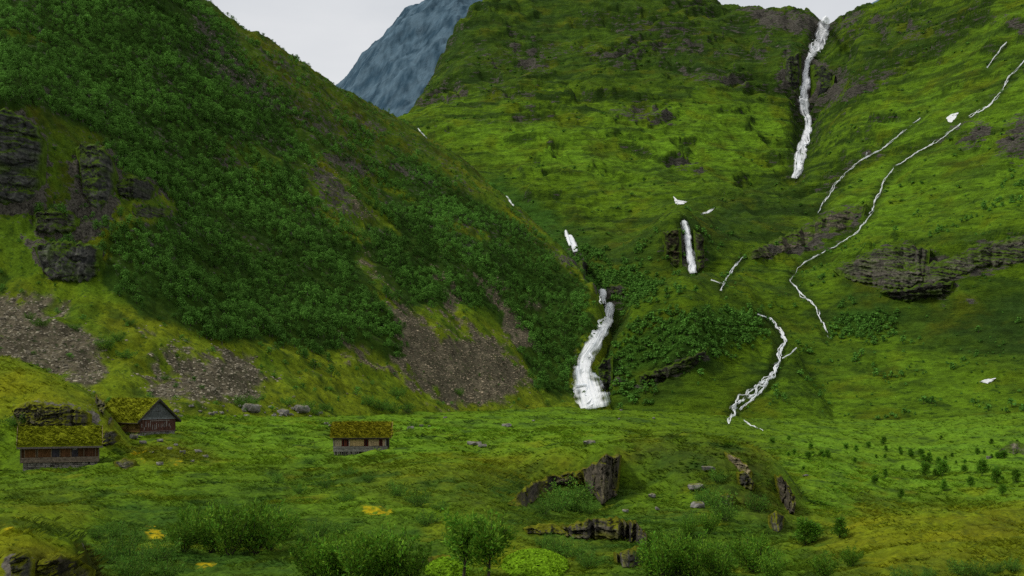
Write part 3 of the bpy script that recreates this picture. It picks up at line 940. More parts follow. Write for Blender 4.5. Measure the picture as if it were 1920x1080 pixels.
def colour_mount(L_):
    X, Y = L_.X, L_.Y
    n1 = fbm(X / 70, Y / 70, 5, 151)
    n2 = fbm(X / 14, Y / 14, 4, 155)
    px = L_.px + 50 * n1 + 14 * n2
    py = L_.py + 26 * n1 + 8 * n2
    z = L_.Z
    hi = sm(560, 900, Y)
    c = mixc(C_MID, C_GRASS, np.clip(.34 + .8 * n1 + .6 * n2, 0, 1))
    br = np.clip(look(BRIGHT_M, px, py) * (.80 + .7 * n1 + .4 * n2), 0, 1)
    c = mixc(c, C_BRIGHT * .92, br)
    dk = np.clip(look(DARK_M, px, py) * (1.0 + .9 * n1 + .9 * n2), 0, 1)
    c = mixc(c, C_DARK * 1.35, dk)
    # juniper and willow scrub in the hollows, drawn out along the slope
    sc = fbm(X / 46 + n1, z / 9, 5, 163)
    c = mixc(c, C_DARK * 1.25, sm(.06, .36, sc) * (.80 - .40 * br))
    sc2 = fbm(X / 11, Y / 11, 4, 167)
    c = mixc(c, C_DARK * 1.25, sm(.16, .42, sc2) * (.60 - .2 * br))
    c = mixc(c, C_OLIVE * .8, sm(.05, .45, fbm(X / 34, Y / 34, 4, 168)) * .45)
    c = mixc(c, C_HEATH, sm(.12, .45, fbm(X / 28, z / 10, 4, 169)) * .40 * sm(560, 800, Y))
    # long dark ledge lenses following the contours
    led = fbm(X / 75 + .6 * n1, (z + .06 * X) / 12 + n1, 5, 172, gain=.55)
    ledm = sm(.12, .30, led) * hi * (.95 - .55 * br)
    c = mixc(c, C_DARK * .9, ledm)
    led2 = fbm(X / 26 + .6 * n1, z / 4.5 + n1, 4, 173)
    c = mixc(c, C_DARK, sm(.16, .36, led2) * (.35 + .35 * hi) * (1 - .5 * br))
    fo = look(FOREST_M, px, py)
    c = mixc(c, C_FOREST * 2.4, sm(.25, .8, fo + .5 * n2) * .85)
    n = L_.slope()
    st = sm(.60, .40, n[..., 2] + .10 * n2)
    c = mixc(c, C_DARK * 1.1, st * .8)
    rk = look(ROCK_M, px, py)
    bed = look(BED, L_.px + 8 * n2, L_.py + 4 * n2)
    c = mixc(c, C_DARK * .9, bed * .75)
    rock = rk * .74 + .30 * sm(.60, .36, n[..., 2]) * hi + .05 * dk + .07 * hi + .10 * ledm * dk + .22 * bed
    return np.clip(c, .003, .9), rock


def colour_far(L_):
    X, Y = L_.X, L_.Y
    n = L_.slope()
    a = np.array([.022, .046, .066])  # rock tones with blue distance haze mixed into the colour
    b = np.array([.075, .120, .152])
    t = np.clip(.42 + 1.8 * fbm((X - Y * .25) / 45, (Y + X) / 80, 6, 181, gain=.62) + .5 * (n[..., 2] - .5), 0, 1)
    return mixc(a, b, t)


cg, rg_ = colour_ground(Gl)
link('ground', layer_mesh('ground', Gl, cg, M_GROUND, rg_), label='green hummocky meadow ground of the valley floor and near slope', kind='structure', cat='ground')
ch, rh_ = colour_hill(Hl)
link('hillside', layer_mesh('hillside', Hl, ch, M_HILL, rh_), label='steep dark green hillside descending from upper left to the valley floor', kind='structure', cat='hillside')
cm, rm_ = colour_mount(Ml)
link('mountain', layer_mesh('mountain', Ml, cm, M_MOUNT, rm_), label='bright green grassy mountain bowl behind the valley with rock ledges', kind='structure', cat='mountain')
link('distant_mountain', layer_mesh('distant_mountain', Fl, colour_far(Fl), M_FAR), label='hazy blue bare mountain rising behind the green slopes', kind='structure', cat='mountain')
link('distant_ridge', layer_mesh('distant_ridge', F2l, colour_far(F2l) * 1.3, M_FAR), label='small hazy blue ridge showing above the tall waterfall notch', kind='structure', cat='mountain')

# ================================================================== COVER: leaves, trees, grass
def quads(C, A, B, colr):
    """one quad per row: centre C, half axes A and B"""
    n = len(C)
    V = np.stack([C - A - B * .35, C - B * .9 + A * .1, C + A + B * .1, C + B * .9 - A * .1], 1).reshape(-1, 3)
    f = np.arange(n * 4).reshape(n, 4)
    return V, f, np.repeat(colr, 4, 0)


def unit(v):
    return v / (np.linalg.norm(v, axis=-1, keepdims=True) + 1e-9)


def tubes(paths, sides=5):
    """paths: list of (points Nx3, radii N) -> V, quads"""
    Vs, Fs, o = [], [], 0
    for P_, R_ in paths:
        n = len(P_)
        t = unit(np.gradient(P_, axis=0))
        ref = np.where(np.abs(t[:, 2:3]) > .9, np.array([[1., 0, 0]]), np.array([[0, 0, 1.]]))
        a = unit(np.cross(t, ref))
        b = np.cross(t, a)
        th = np.linspace(0, 2 * np.pi, sides, endpoint=False)
        ring = P_[:, None] + R_[:, None, None] * (np.cos(th)[None, :, None] * a[:, None] + np.sin(th)[None, :, None] * b[:, None])
        Vs.append(ring.reshape(-1, 3))
        i = np.arange(n * sides).reshape(n, sides) + o
        j = np.roll(i, -1, 1)
        Fs.append(np.stack([i[:-1], j[:-1], j[1:], i[1:]], -1).reshape(-1, 4))
        o += n * sides
    return np.concatenate(Vs), np.concatenate(Fs)


def shrub_proto(seed, ns=15, per=120, tilt=.62, lo=.12, leafl=.034, leafw=.014, base=(.05, .115, .012), trunk=False, spread=.085, conic=False):
    """crown of leaf sprays on rising stems, one unit high; returns crown mesh and stem mesh"""
    r = np.random.default_rng(seed)
    paths, C, A, B, K = [], [], [], [], []
    base = np.array(base)
    for s in range(ns):
        az = 2 * math.pi * (s + r.uniform(-.4, .4)) / ns * 2.0
        tl = tilt * math.sqrt(r.uniform(.02, 1))
        ln = r.uniform(.66, 1.0) * (1 - .25 * tl)
        d = np.array([math.cos(az) * math.sin(tl), math.sin(az) * math.sin(tl), math.cos(tl)])
        t = np.linspace(0, 1, 7)[:, None]
        if trunk:
            st = np.array([0, 0, .30 + r.uniform(-.08, .25)])
            ln *= .66
        elif conic:
            st = np.array([0, 0, r.uniform(.02, .85)])
            ln = (1 - st[2]) * .26 + .09
            d = unit(np.array([math.cos(az), math.sin(az), .9]))
        else:
            st = np.array([math.cos(az) * .04, math.sin(az) * .04, 0])
        bend = np.array([math.cos(az), math.sin(az), -.2]) * .12 * r.uniform(-.4, 1)
        P_ = st + d * ln * t + bend * t ** 2 + r.normal(0, .012, (7, 3)) * t
        paths.append((P_, np.linspace(.007, .002, 7)))
        tone = r.uniform(.75, 1.3)
        n = per
        q = r.uniform(lo, 1, n) ** .8
        k = q * 6
        i = np.minimum(k.astype(int), 5)
        pc = P_[i] + (P_[i + 1] - P_[i]) * (k - i)[:, None]
        off = r.normal(0, 1, (n, 3)) * (spread * (1.15 - .75 * q))[:, None]
        sub = unit(off)
        ax = unit(d * .55 + sub * .8 + r.normal(0, .45, (n, 3)) + [0, 0, .25])
        bx = unit(np.cross(ax, r.normal(0, 1, (n, 3))))
        L_ = leafl * r.uniform(.6, 1.4, n)[:, None]
        C.append(pc + off)
        A.append(ax * L_)
        B.append(bx * L_ * (leafw / leafl))
        cc = base * tone * r.uniform(.7, 1.35, n)[:, None]
        cc[:, 0] *= r.uniform(.8, 1.35, n)
        K.append(cc)
    if trunk or conic:
        zt = 1.0 if conic else .75
        tz = np.linspace(-.03, zt, 9)
        P_ = np.c_[.02 * np.sin(tz * 5 + seed), .02 * np.cos(tz * 4), tz]
        paths.append((P_, np.linspace(.026, .006, 9)))
    V, f, c = quads(np.concatenate(C), np.concatenate(A), np.concatenate(B), np.concatenate(K))
    crown = mesh_np('crown', V, f, np.full(len(f), 4), c, M_LEAF, smooth=False)
    V, f = tubes(paths)
    bc = np.tile(np.array([[.062, .052, .038]]), (len(V), 1))
    stems = mesh_np('stems', V, f, np.full(len(f), 4), bc, M_BARK)
    return crown, stems


def blob_tree(seed, n=120, size=.085, lobes=9, wide=.50, base=(.060, .144, .020), part=None):
    """arrays for a small dense birch crown made of leaf clumps on several lobes, one unit high"""
    r = np.random.default_rng(seed)
    base = np.array(base)
    lc = np.c_[r.normal(0, wide * .42, (lobes, 2)), r.uniform(.25, .82, lobes)]
    lc[:, :2] *= (1.15 - lc[:, 2:3])
    lr = r.uniform(.16, .27, lobes)
    tone = r.uniform(.85, 1.2, lobes)
    k = r.integers(0, lobes, n)
    dirs = unit(r.normal(0, 1, (n, 3)) + [0, 0, .35])
    P_ = lc[k] + dirs * (lr[k] * r.uniform(.75, 1.1, n))[:, None]
    nrm = unit(dirs + [0, 0, .25] + r.normal(0, .24, (n, 3)))
    ax = unit(np.cross(nrm, r.normal(0, 1, (n, 3))))
    bx = np.cross(nrm, ax)
    S = size * r.uniform(.6, 1.4, n)[:, None]
    c = base * (tone[k] * r.uniform(.82, 1.2, n))[:, None]
    V, f, c = quads(P_, ax * S, bx * S * .8, c)
    t, tf = tubes([(np.c_[np.zeros(4), np.zeros(4), np.linspace(-.12, .5, 4)], np.linspace(.035, .012, 4))], 4)
    if part == 'crown':
        return V.astype(np.float32), f, c.astype(np.float32)
    if part == 'trunk':
        return t, tf, np.tile([[.10, .09, .075]], (len(t), 1))
    f = np.concatenate([f, tf + len(V)])
    V = np.concatenate([V, t])
    c = np.concatenate([c, np.tile([[.06, .05, .04]], (len(t), 1))])
    return V.astype(np.float32), f, c.astype(np.float32)


def scatter(protos, P_, S, tone, r):
    """realise many copies of small prototypes into one vertex / face / colour set"""
    Vs, Fs, Cs, o = [], [], [], 0
    which = r.integers(0, len(protos), len(P_))
    for q, (V, f, c) in enumerate(protos):
        idx = np.where(which == q)[0]
        if len(idx) == 0:
            continue
        th = r.uniform(0, 2 * np.pi, len(idx))
        co, si = np.cos(th)[:, None], np.sin(th)[:, None]
        s = S[idx]
        if s.ndim == 1:
            s = np.repeat(s[:, None], 3, 1)
        W = np.stack([(V[None, :, 0] * co - V[None, :, 1] * si) * s[:, 0:1], (V[None, :, 0] * si + V[None, :, 1] * co) * s[:, 1:2], V[None, :, 2] * s[:, 2:3]], -1)
        W += P_[idx][:, None]
        tn = tone[idx]
        cc = c[None] * (tn[:, None, None] if tn.ndim == 1 else tn[:, None, :])
        n = len(V)
        Fs.append((f[None] + (np.arange(len(idx)) * n)[:, None, None] + o).reshape(-1, f.shape[1]))
        Vs.append(W.reshape(-1, 3))
        Cs.append(cc.reshape(-1, 3))
        o += n * len(idx)
    return np.concatenate(Vs), np.concatenate(Fs), np.concatenate(Cs)


def stuff(name, V, f, c, mat, label, cat, smooth=False):
    me = mesh_np(name, V, f, np.full(len(f), f.shape[1]), c, mat, smooth)
    return link(name, me, label=label, cat=cat, kind='stuff')


def jitter_grid(u0, u1, y0, y1, step, r):
    xs = np.arange(u0 * y1, u1 * y1, step)
    ys = np.arange(y0, y1, step)
    X, Y = np.meshgrid(xs, ys)
    X = (X + r.uniform(-.5, .5, X.shape) * step).ravel()
    Y = (Y + r.uniform(-.5, .5, Y.shape) * step).ravel()
    k = (X / Y > u0) & (X / Y < u1)
    return X[k], Y[k]


def proj(P_):
    return 960 + F * P_[:, 0] / P_[:, 1], HOR - F * (P_[:, 2] - CZ) / P_[:, 1]


def top_of(x, y):
    """height of the uppermost terrain sheet and which sheet it is"""
    hs = []
    for L_ in ALL:
        u = x / (y + L_.off)
        ok = (u > L_.u[0]) & (u < L_.u[-1]) & (np.log(y) > L_.l[0]) & (np.log(y) < L_.l[-1])
        hs.append(np.where(ok, L_.height(x, y), -1e3))
    hs = np.array(hs)
    return hs.max(0), hs.argmax(0)


# ---- woods on the hillside and on the moraine
r = np.random.default_rng(21)
X, Y = jitter_grid(-.47, .10, 240, 800, 2.35, r)
Z, which = top_of(X, Y)
P_ = np.c_[X, Y, Z]
px, py = proj(P_)
n1 = fbm(X / 22, Y / 22, 4, 201)
n2 = fbm(X / 7, Y / 7, 2, 205)
dens = look(FOREST, px + 70 * n1 + 20 * n2, py + 34 * n1 + 12 * n2) - .8 * look(SCREE, px + 40 * n1 + 20 * n2, py + 20 * n1) + 1.0 * n1 + .55 * n2
ok = (which == 1) & (dens > .47 + .3 * r.uniform(-1, 1, len(X)) * .6)
row = fbm(Z / 15, (X + .6 * Y) / 75, 4, 207)
ok &= row > -.42
Pt = P_[ok]
St = r.uniform(1.6, 3.9, ok.sum()) * (1.05 + .5 * n1[ok] + .3 * n2[ok]) * (1 - .35 * sm(520, 720, Pt[:, 1]))
Tt = np.clip(1.05 + .6 * n1[ok] + .5 * n2[ok] + 1.1 * row[ok] + r.normal(0, .18, ok.sum()), .45, 1.8)
# loose bushes over the open hillside, its screes and its rim
X, Y = jitter_grid(-.47, .10, 235, 760, 4.6, r)
Z, which = top_of(X, Y)
P2 = np.c_[X, Y, Z]
px, py = proj(P2)
n1 = fbm(X / 18, Y / 18, 3, 211)
open_ = np.clip(1 - look(FOREST, px, py), 0, 1)
sc = look(SCREE, px, py)
ok = (which == 1) & (r.uniform(0, 1, len(X)) < open_ * (.45 + 1.1 * n1) * (1 - .70 * sc) * np.where(py > 600, .8, 1))
Pb = P2[ok]
Sb = r.uniform(.9, 2.4, ok.sum())
Tb = r.uniform(.8, 1.5, ok.sum())
PH = np.concatenate([Pt, Pb])
SH = np.concatenate([St, Sb])
TH = np.concatenate([Tt, Tb])
kindH = np.r_[np.zeros(len(Pt)), np.ones(len(Pb))]
protos = [blob_tree(300 + i, n=190, size=.056, lobes=12) for i in range(8)]
# the 300 that show largest become single trees
px, py = proj(PH)
inframe = (px > 15) & (px < 1905) & (py > 10) & (py < 1080) & (kindH == 0)
order = np.argsort(-(SH / PH[:, 1]) * inframe)
picked = []
for i in order[:1400]:
    if not inframe[i]:
        break
    q = see(px[i], py[i] - .55 * SH[i] / PH[i, 1] * F)
    if q is None or q[1] > PH[i, 1] - 4:
        picked.append(i)
        if len(picked) == 290:
            break
picked = np.array(picked)
rest = np.ones(len(PH), bool)
rest[picked] = False
SS = np.c_[SH * r.uniform(.85, 1.2, len(SH)), SH * r.uniform(.85, 1.2, len(SH)), SH]
iw = rest & (kindH == 0)
V, f, c = scatter(protos, PH[iw] - [0, 0, .25], SS[iw], TH[iw], r)
stuff('birch_woods', V, f, c, M_WOODMASS, 'dense dark green birch woods covering the upper hillside as one mass', 'woods')
ib = rest & (kindH == 1)
V, f, c = scatter(protos, PH[ib] - [0, 0, .15], SS[ib] * [1.1, 1.1, .8], TH[ib], r)
stuff('hillside_scrub', V, f, c, M_WOODMASS, 'low scattered scrub over the grassy rim and open hillside', 'scrub')
tree_me = []
for i in range(6):
    V, f, c = blob_tree(330 + i, n=420, size=.044, lobes=15, part='crown')
    t, tf, tcol = blob_tree(330 + i, n=9, part='trunk')
    tree_me.append((mesh_np('crown', V, f, np.full(len(f), 4), c, M_LEAF, False), mesh_np('trunk', t, tf, np.full(len(tf), 4), tcol, M_BARK)))
for i in picked:
    xx = px[i]
    if xx < 700:
        lab, grp = 'bushy green birch at the lower edge of the dense wood above the screes', 'birches along the lower edge of the hillside wood'
    else:
        lab, grp = 'bushy green birch beside the brown scree slope near the lowest fall', 'birches between the scree and the lowest waterfall'
    o = link('birch_tree', None, label=lab, cat='tree', group=grp, loc=PH[i] - [0, 0, .3], rotz=random.uniform(0, 6.28))
    o.scale = SS[i]
    crown, trunk = random.choice(tree_me)
    cr = link('crown', crown, o)
    cr.scale = (1, 1, 1)
    link('trunk', trunk, o)

X, Y = jitter_grid(-.1, .5, 470, 760, 2.7, r)
Z, which = top_of(X, Y)
P3 = np.c_[X, Y, Z]
px, py = proj(P3)
n1 = fbm(X / 26, Y / 26, 4, 221)
fm = look(FOREST_M, px + 50 * n1, py + 26 * n1)
ok = (which == 2) & ((fm + .7 * n1 + .3 * r.uniform(-1, 1, len(X)) > .42))
ok2 = (which == 2) & ~ok & (r.uniform(0, 1, len(X)) < .05 + .30 * np.clip(n1, 0, 1)) & (look(ROCK_M, px, py) < .3)
Pm = np.concatenate([P3[ok], P3[ok2]])
Sm = np.r_[r.uniform(2.2, 4.4, ok.sum()), r.uniform(.8, 1.9, ok2.sum())]
Tm = np.r_[np.clip(1.25 + .5 * n1[ok] + r.normal(0, .15, ok.sum()), .6, 1.8), r.uniform(1.0, 1.8, ok2.sum())]
lowp = [blob_tree(350 + i, n=80, size=.105) for i in range(6)]
V, f, c = scatter(lowp, Pm - [0, 0, .2], np.c_[Sm * 1.15, Sm * 1.15, Sm * .9], Tm, r)
stuff('mountain_scrub', V, f, c, M_WOODMASS, 'green birch scrub covering the round moraine and the lower mountain slope', 'scrub')
X, Y = jitter_grid(-.12, .45, 760, 1350, 7.0, r)
Z, which = top_of(X, Y)
P4 = np.c_[X, Y, Z]
px, py = proj(P4)
n1 = fbm(X / 60, Z / 18, 4, 231)
ok = (which == 2) & (r.uniform(0, 1, len(X)) < np.clip(n1 * 1.2 + .04, 0, .7) * (1 - .5 * look(BRIGHT_M, px, py)))
S4 = r.uniform(1.4, 3.2, ok.sum())
tiny = [blob_tree(360 + i, n=24, size=.2) for i in range(5)]
V, f, c = scatter(tiny, P4[ok], np.c_[S4 * 1.5, S4 * 1.5, S4 * .7], r.uniform(.9, 1.6, ok.sum()), r)
stuff('juniper_scrub', V, f, c, M_WOODMASS, 'dark juniper scrub dotted along the ledges of the high mountain', 'scrub')

# ---- stones of the screes
def stone_arrays(seed, sub=0):
    r_ = np.random.default_rng(seed)
    n = 26
    pts = unit(r_.normal(0, 1, (n, 3)))
    pts = np.sign(pts) * np.abs(pts) ** .7 * r_.uniform(.8, 1.1, (n, 1)) * [1, .8, .6]
    import bmesh
    bm = bmesh.new()
    for p in pts:
        bm.verts.new(p)
    bmesh.ops.convex_hull(bm, input=bm.verts)
    bmesh.ops.triangulate(bm, faces=bm.faces)
    loose = [v for v in bm.verts if not v.link_faces]
    bmesh.ops.delete(bm, geom=loose, context='VERTS')
    bm.verts.index_update()
    V = np.array([v.co[:] for v in bm.verts], np.float32)
    f = np.array([[v.index for v in fc.verts] for fc in bm.faces])
    bm.free()
    return V, f, np.full((len(V), 3), 1.0, np.float32)


stones = [stone_arrays(400 + i) for i in range(9)]
X, Y = jitter_grid(-.47, .06, 235, 640, .92, r)
Z, which = top_of(X, Y)
P5 = np.c_[X, Y, Z]
px, py = proj(P5)
q1 = fbm(X / 22, Y / 22, 5, 131)
q2 = fbm(X / 5, Y / 5, 4, 135)
sc = look(SCREE, px + 70 * q1 + 26 * q2, py + 34 * q1 + 16 * q2)
sc = sc + (.7 * q2 + .35 * q1 + .35 * fbm((X - .3 * Y) / 3.5, Y / 26, 3, 148)) * (sc > .04) + .8 * look(ROCKY_H, px, py) * (fbm(X / 6, Y / 6, 2, 242) > .1) * .8
ok = (which == 1) & (r.uniform(0, 1, len(X)) < sm(.25, .75, sc) * .75 + .006 * (py > 600))
for lab, a, b in [('grey stony scree fan spilling behind the mossy knoll and cabins', -999, 228), ('grey stony scree patch sloping down behind the gabled cabin', 228, 580), ('brown stony scree slope running down beside the lowest waterfall', 580, 9999)]:
    k = ok & (px >= a) & (px < b)
    s = r.uniform(.15, .46, k.sum()) * np.where(r.uniform(0, 1, k.sum()) < .05, 1.8, 1)
    t = r.uniform(.5, 1.75, k.sum())[:, None] * (np.array([[.175, .155, .112]]) if a < 500 else np.array([[.150, .122, .082]]))
    V, f, c = scatter(stones, P5[k], np.c_[s, s, s], t, r)
    stuff('scree', V, f, c, M_STONE, lab, 'scree')

# ---- grass and herbs on the near ground
def tuft(seed, nb=11, h=.34, w=.018, lean=.55):
    r_ = np.random.default_rng(seed)
    V, f, c = [], [], []
    for b in range(nb):
        az = r_.uniform(0, 6.28)
        o = np.array([math.cos(az), math.sin(az), 0]) * r_.uniform(0, .16)
        d = np.array([math.cos(az) * lean, math.sin(az) * lean, 1]) * h * r_.uniform(.5, 1.1)
        s = np.array([-math.sin(az), math.cos(az), 0]) * w
        i = len(V)
        V += [o - s, o + s, o + d * .6 + s * .6, o + d + np.array([math.cos(az), math.sin(az), -.4]) * h * .25]
        f.append([i, i + 1, i + 2, i + 3])
        k = r_.uniform(.75, 1.3)
        c += [[k, k, k]] * 4
    return np.array(V, np.float32), np.array(f), np.array(c, np.float32)


tufts = [tuft(500 + i, h=.22 + .05 * i, lean=.4 + .1 * i) for i in range(6)]
herbs = [tuft(520 + i, nb=14, h=.22, w=.042, lean=.9) for i in range(4)]
# denser close to the camera
Xs, Ys = [], []
for y0, y1, st in [(30, 62, .30), (62, 105, .42), (105, 165, .62), (165, 260, 1.05), (260, 480, 2.3)]:
    a, b = jitter_grid(-.46, .46, y0, y1, st, r)
    Xs.append(a)
    Ys.append(b)
X = np.concatenate(Xs)
Y = np.concatenate(Ys)
Z = Gl.height(X, Y)
px, py = proj(np.c_[X, Y, Z])
rk = look(ROCKS_G, px, py)
gi = np.clip(np.round((X / (Y + Gl.off) - Gl.u[0]) / (Gl.u[1] - Gl.u[0])), 0, len(Gl.u) - 1).astype(int)
gj = np.clip(np.round((np.log(Y) - Gl.l[0]) / (Gl.l[1] - Gl.l[0])), 0, len(Gl.l) - 1).astype(int)
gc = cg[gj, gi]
n1 = fbm(X / 5, Y / 5, 3, 251)
keep = (rk < .35) & (look(YELLOW, px, py) < .3) & (py < 1120) & (r.uniform(0, 1, len(X)) < .46 + 1.4 * n1 + .3 * look(HERBY_SHADE, px, py))
X, Y, Z, gc, n1 = X[keep], Y[keep], Z[keep], gc[keep], n1[keep]
Ssz = np.clip(.75 + .9 * n1 + r.uniform(-.25, .35, len(X)), .3, 2) * np.clip(Y / 110, .62, 2.0)
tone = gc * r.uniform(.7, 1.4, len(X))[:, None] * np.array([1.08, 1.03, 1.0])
hb = fbm(X / 7, Y / 7, 3, 255) + r.uniform(-.2, .2, len(X)) > .22
for nm, lab, k, pr in [('grass', 'rough green grass tussocks over the near meadow', ~hb, tufts), ('herbs', 'broad leaved low herbs in the damp hollows of the meadow', hb, herbs)]:
    V, f, c = scatter(pr, np.c_[X, Y, Z - .03][k], np.c_[Ssz, Ssz, Ssz * .72][k], (tone * (np.array([.62, .8, .8]) if nm == 'herbs' else 1))[k], r)
    stuff(nm, V, f, c, M_BLADE, lab, 'grass' if nm == 'grass' else 'herbs')

# bright leafy ground cover by the bottom edge
for nm, cx, cy, ax_, ay_, lab in [('leafy_ground_cover', 1003, 1062, 62, 30, 'bright lime green leafy cover at the foot of the lower rock slab'), ('leafy_ground_cover', 838, 1072, 44, 14, 'small lime green leafy cover left of the bottom birch')]:
    Cc, Nn = [], []
    for _ in range(2600 if ax_ > 50 else 1100):
        a = random.uniform(0, 6.28)
        q = math.sqrt(random.random())
        p = Gl.sight(cx + ax_ * q * math.cos(a), cy + ay_ * q * math.sin(a))
        if p is not None:
            Cc.append(p + np.array([0, 0, .05 + (1 - q * q) * .55 * random.uniform(.7, 1)]))
    Cc = np.array(Cc)
    n = len(Cc)
    nr = unit(r.normal(0, .5, (n, 3)) + [0, -.5, 1])
    a_ = unit(np.cross(nr, r.normal(0, 1, (n, 3))))
    b_ = np.cross(nr, a_)
    s_ = r.uniform(.05, .10, (n, 1))
    V, f, c = quads(Cc, a_ * s_, b_ * s_, np.array([[.16, .30, .010]]) * r.uniform(.6, 1.3, (n, 1)))
    stuff(nm, V, f, c, M_BLADE, lab, 'ground cover')

# ---- single shrubs and young trees on the near ground
P_shrub = [shrub_proto(600 + i, ns=17, base=(.090, .200, .016)) for i in range(5)]
P_bush = [shrub_proto(620 + i, ns=18, per=90, tilt=.95, spread=.11, base=(.074, .170, .020)) for i in range(4)]
P_tree = [shrub_proto(640 + i, ns=20, per=110, tilt=.75, trunk=True, spread=.085, base=(.088, .195, .016)) for i in range(2)]
P_sap = [shrub_proto(660 + i, ns=46, per=40, conic=True, spread=.075, leafl=.036, leafw=.016, base=(.085, .205, .016)) for i in range(4)]
CAT = {'willow_shrub': ('shrub', P_shrub), 'low_bush': ('bush', P_bush), 'birch_tree': ('tree', P_tree), 'sapling': ('sapling', P_sap)}


def plant(kind, px_, py_, hpx, label, group=None, wide=1.0, layers=None):
    p = see(px_, py_, layers or [Gl])
    if p is None:
        return
    h = hpx / F * p[1] * (.78 if kind == 'sapling' else 1)
    cat, pr = CAT[kind]
    crown, stems = random.choice(pr)
    root = link(kind, None, label=label, cat=cat, group=group, loc=p - np.array([0, 0, .05]), rotz=random.uniform(0, 6.28))
    root.scale = (h * wide * random.uniform(.9, 1.1), h * wide * random.uniform(.9, 1.1), h)
    link('crown', crown, root)
    link('trunk' if kind in ('birch_tree', 'sapling') else 'stems', stems, root)


g = 'willow shrubs of the thicket below the left cabin'
for a in [(345, 1035, 75), (372, 1020, 85), (398, 1035, 95), (430, 1040, 112), (455, 1025, 100), (478, 1038, 112), (505, 1030, 104), (528, 1015, 70), (420, 990, 60), (500, 985, 55), (355, 990, 50)]:
    plant('willow_shrub', *a, 'grey green willow shrub in the dense thicket below the two left cabins', g)
g = 'willow shrubs of the bottom centre thicket'
for a in [(585, 1085, 95), (615, 1090, 105), (645, 1085, 100), (672, 1092, 118), (705, 1088, 112), (738, 1090, 115), (770, 1090, 88), (660, 1040, 50), (720, 1040, 62)]:
    plant('willow_shrub', *a, 'feathery willow shrub in the bottom thicket below the yellow moss patch', g)
for a in [(598, 1008, 48), (640, 1000, 36), (575, 1020, 40)]:
    plant('low_bush', *a, 'small dark bush just above the bottom centre thicket', 'small bushes above the bottom thicket', wide=1.1)
plant('birch_tree', 872, 1092, 135, 'young birch with bare lower stem at bottom centre, left of its twin')
plant('birch_tree', 918, 1095, 128, 'young birch at bottom centre standing against the lime leafy cover', wide=1.0)
plant('willow_shrub', 895, 1010, 60, 'willow shrub right behind the two bottom birches', wide=1.1)
plant('low_bush', 862, 1020, 48, 'dark bush at left behind the two bottom birches', wide=1.1)
g = 'bushes at the foot of the main crag'
for a in [(1045, 960, 58), (1068, 955, 70), (1088, 962, 52), (1020, 965, 40), (1105, 965, 36)]:
    plant('low_bush', *a, 'leafy green bush growing at the foot of the main dark crag', g)
g = 'bushes beside the lower slab'
for a in [(1045, 1045, 55), (1080, 1050, 50), (1105, 1065, 46), (1020, 1025, 34)]:
    plant('low_bush', *a, 'dark leafy bush between lime ground cover and the lower rock slab', g)
g = 'shrubs of the lower right hollow'
for a in [(1222, 1075, 80), (1245, 1082, 95), (1272, 1078, 92), (1300, 1082, 100), (1328, 1070, 82), (1352, 1085, 76), (1395, 1062, 74), (1415, 1075, 92), (1447, 1090, 70), (1232, 1030, 44), (1290, 1010, 46), (1330, 1000, 52)]:
    plant('willow_shrub', *a, 'dark green willow shrub in the hollow below the heathery knoll', g)
g = 'bushes on the heathery knoll side'
for a in [(1338, 955, 62), (1360, 975, 55), (1318, 940, 40), (1345, 905, 36), (1300, 985, 40), (1420, 960, 48)]:
    plant('low_bush', *a, 'dark bush clinging to the steep side of the heathery knoll', g)
plant('sapling', 1510, 1022, 70, 'dark narrow sapling between the knoll and the olive mound', wide=1.5)
plant('sapling', 1528, 1015, 48, 'smaller dark sapling just right of the narrow one by the olive mound', wide=1.4)
plant('sapling', 1575, 1008, 52, 'small dark sapling at the left end of the olive mound', wide=1.5)
plant('willow_shrub', 1545, 1085, 62, 'loose willow shrub at the bottom edge of the olive mound')
plant('willow_shrub', 1595, 1062, 46, 'small willow shrub growing low on the olive mound')
g = 'small shrubs along the bottom of the olive mound'
for a in [(1800, 1078, 42), (1835, 1085, 46), (1868, 1075, 36), (1690, 1090, 40), (1740, 1088, 34), (1900, 1070, 34)]:
    plant('low_bush', *a, 'low leafy bush at the bottom right edge of the olive mound', g)
g = 'dark bushes beside the bottom rock'
for a in [(200, 1055, 60), (235, 1040, 66), (262, 1070, 60), (215, 1005, 44), (300, 1050, 62), (245, 1085, 62), (180, 1010, 34), (315, 1085, 60)]:
    plant('low_bush', *a, 'dark herb like bush between the bottom mossy rock and the thicket', g)
g = 'scattered bushes below the lone cabin'
for a in [(655, 895, 30), (690, 905, 26), (745, 930, 38), (610, 915, 30), (785, 950, 42), (650, 940, 26), (800, 985, 40), (560, 925, 26), (580, 870, 20), (825, 960, 30), (520, 905, 26)]:
    plant('low_bush', *a, 'small bush scattered in the meadow below the lone cabin', g)
plant('low_bush', 30, 800, 34, 'leafy bush on the knoll just behind the long brown cabin', wide=1.3)
plant('low_bush', 55, 795, 24, 'smaller bush on the knoll behind the long brown cabin', wide=1.3)
g = 'saplings across the right meadow'
for a in [(1735, 892, 36), (1768, 893, 42), (1742, 868, 28), (1842, 893, 44), (1868, 905, 40), (1640, 908, 24), (1660, 895, 22), (1905, 905, 34), (1820, 912, 26), (1690, 935, 26), (1770, 920, 28), (1880, 930, 30)]:
    plant('sapling', *a, 'dark slim sapling standing in the bright right meadow', g, wide=1.25)
g = 'small saplings in the far meadow row'
for i in range(46):
    x = random.uniform(1440, 1915)
    y = random.choice([random.gauss(858, 4), random.uniform(820, 905)])
    plant('sapling', x, y, random.uniform(9, 21), 'tiny dark sapling in the loose rows across the far right meadow', g, wide=1.5)
g = 'bushes along the foot of the screes'
